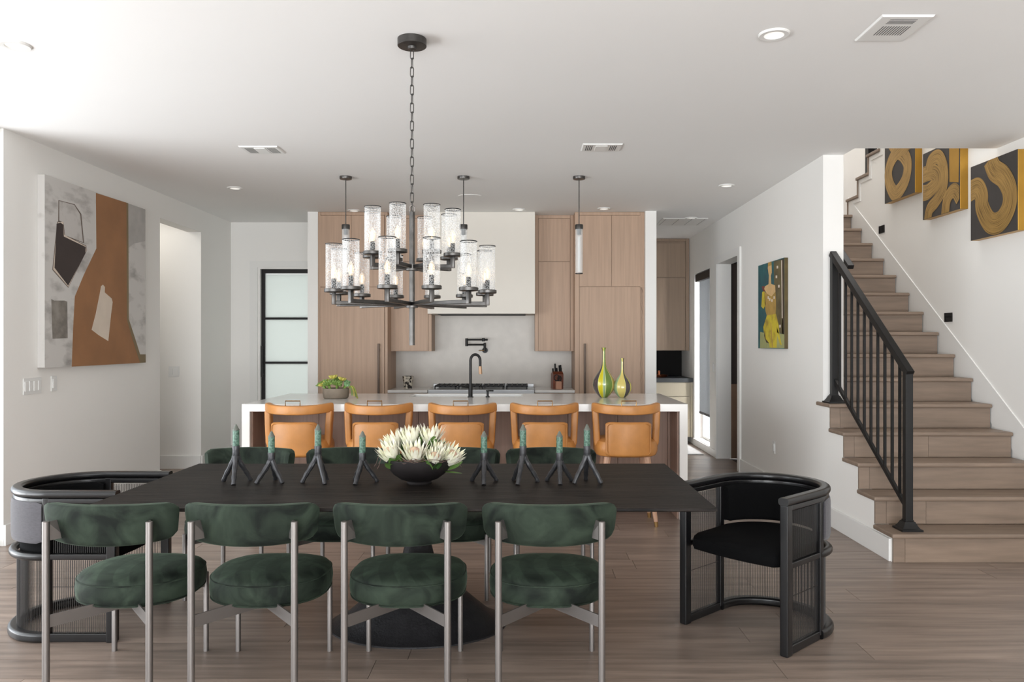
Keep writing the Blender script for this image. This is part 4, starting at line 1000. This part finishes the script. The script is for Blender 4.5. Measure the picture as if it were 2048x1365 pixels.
fp('colour_patch', [(800, 722), (862, 710), (880, 790), (884, 846), (870, 838), (866, 942), (820, 940), (815, 908), (785, 880), (776, 800)], YEL, 4)
fp('outline_patch', [(825, 770), (830, 770), (842, 940), (836, 940)], MST, 5)
fp('outline_patch', [(786, 820), (792, 880), (812, 906), (816, 912), (796, 905), (782, 860)], DBR, 5)
fp('colour_patch', [(868, 800), (884, 846), (902, 925), (890, 920), (872, 860)], YEL, 4)
for x, y in ((872, 392), (865, 458), (882, 522), (890, 795), (820, 612), (835, 620), (850, 600), (810, 600)):
    fp('colour_patch', [(x-4, y-9), (x+4, y-10), (x+4, y+8), (x-4, y+9)], CRP, 6)
# three square panels with broad gold strokes
def ribbon(t, P, width, th, lvl, mt=GOLDS):
    pts = bez([(a, b_) + (0,) for a, b_ in P], 14); bm = bmesh.new(); uvl = bm.loops.layers.uv.new('UVMap'); rows_ = []
    ln = 0; NS = 6
    for i, p in enumerate(pts):
        t_ = (pts[min(i+1, len(pts)-1)]-pts[max(i-1, 0)]).normalized(); nrm = Vector((-t_.y, t_.x, 0))
        if i: ln += (p-pts[i-1]).length
        row = []
        for k in range(NS+1):
            q = p+nrm*width*(k/NS-.5); q.x = min(.578, max(.002, q.x)); q.y = min(-.002, max(-.578, q.y))
            row.append((bm.verts.new((q.x, -th-.002-.0007*lvl-.00001*i, q.y)), ln, k/NS))
        rows_.append(row)
    for a, b_ in zip(rows_[:-1], rows_[1:]):
        for k in range(NS):
            vs4 = (a[k], a[k+1], b_[k+1], b_[k])
            try: f = bm.faces.new([v[0] for v in vs4])
            except ValueError: continue
            for lo, v in zip(f.loops, vs4): lo[uvl].uv = (v[1]*4, v[2])
    me_ = bpy.data.meshes.new('gold_stroke'); bm.to_mesh(me_); bm.free(); me_.materials.append(mt)
    return link('gold_stroke', me_, t)
S = .58; th = .065
def gp(P, xl, xr, tl, tr_, bl, br):
    o = []
    for x, y in P:
        q = (x-xl)/(xr-xl); u = q*F_near/(F_near*q+(1-q)*F_far) if 0 else q
        a = tl+(tr_-tl)*q; b_ = bl+(br-bl)*q; o.append((u*S, -(y-a)/(b_-a)*S))
    return o
a3 = canvas('gold_swirl_panel', 'square charcoal panel with a single gold loop, furthest up the stairs', (XW, 7.56, 2.755+S), -PI/2, S, S, th, CHAR, GOLDP)
g3 = (500, 840, 0, -66, 660, 528)
ribbon(a3, gp([(575, -20), (640, 90), (720, 160), (765, 270), (730, 430), (630, 545), (560, 440), (548, 300), (600, 170), (690, 90), (840, 20)], *g3), .15, th, 1)
a2 = canvas('gold_swirl_panel', 'square charcoal panel with interlaced gold bands, middle of the three', (XW, 6.84, 2.483+S), -PI/2, S, S, th, CHAR, GOLDP)
g2 = (925, 1350, 109, -95, 840, 705)
ribbon(a2, gp([(925, 540), (990, 520), (1080, 430), (1095, 340), (1040, 300), (925, 340)], *g2), .14, th, 1)
ribbon(a2, gp([(985, 860), (1010, 720), (1090, 620), (1170, 470), (1180, 270), (1120, 130), (1030, 170), (1000, 290)], *g2), .12, th, 2)
ribbon(a2, gp([(1190, 790), (1215, 600), (1290, 500), (1350, 590)], *g2), .12, th, 3)
patch(a2, 'gold_block', gp([(1235, -30), (1345, -80), (1335, 410), (1238, 405)], *g2), GOLDS2 if 0 else GOLDP, th, 1)
a1 = canvas('gold_swirl_panel', 'square charcoal panel with a gold U-shaped curl, lowest of the three', (XW, 6.11, 2.204+S), -PI/2, S, S, th, CHAR, GOLDP)
g1 = (1460, 1985, 265, 45, 1070, 945)
ribbon(a1, gp([(1455, 530), (1540, 490), (1590, 570), (1600, 700), (1690, 860), (1800, 850), (1890, 700), (1905, 520), (1840, 360), (1740, 280), (1690, 160)], *g1), .165, th, 1)

# ------------------------------------------------------------------ hall pantry
cabinet('wall_cabinet', 'taupe oak wall cabinet at the end of the hall', 1.5, 2.355, 10.95, 11.49, 1.29, CZ, [(1.52, 2.30, 1.295, 2.32), (1.52, 2.30, 2.325, CZ-.07)], mt=CABD, stile=.05)
cabinet('base_cabinet', 'champagne drawer cabinet at the end of the hall', 1.5, 2.355, 10.72, 11.49, .09, .85, [(1.51, 2.31, .66, .845), (1.51, 2.31, .35, .655), (1.51, 2.31, .1, .345)], mt=PANTRYM, stile=.03)
tag(MB().bx(1.5, 2.355, 10.70, 11.49, .853, .91, .002).build('countertop', DSLAB, smooth=False), 'dark slate counter at the end of the hall', 'countertop')
struct(MB().bx(1.5, 2.355, 11.47, 11.495, .91, 1.29).build('wall_hall_backsplash', DARK, smooth=False))
ty = thing('serving_tray', 'dark copper serving tray on the hall counter', 'tray', (1.86, 11.05, .912))
MB().lathe([(.001, .0), (.2, 0), (.22, .03), (.215, .032), (.19, .006)], n=32, sy=.6).build('tray', COPPER, ty)
for i, x in enumerate((1.80, 1.87, 1.94)):
    o = MB().lathe([(.018, 0), (.02, .07), (.014, .085), (.001, .086)], n=14).build('copper_shaker', COPPER, loc=(x, 11.02, .920)); tag(o, 'small copper shaker, %s of three on the hall tray' % ('left', 'middle', 'right')[i], 'shaker', 'copper shakers on the hall counter')
o = MB().bx(1.56, 2.26, 9.66, 10.66, 0.0005, .009, .002).build('hall_rug', RUG, smooth=False); tag(o, 'pale grey rug on the hall floor by the tall window', 'rug')
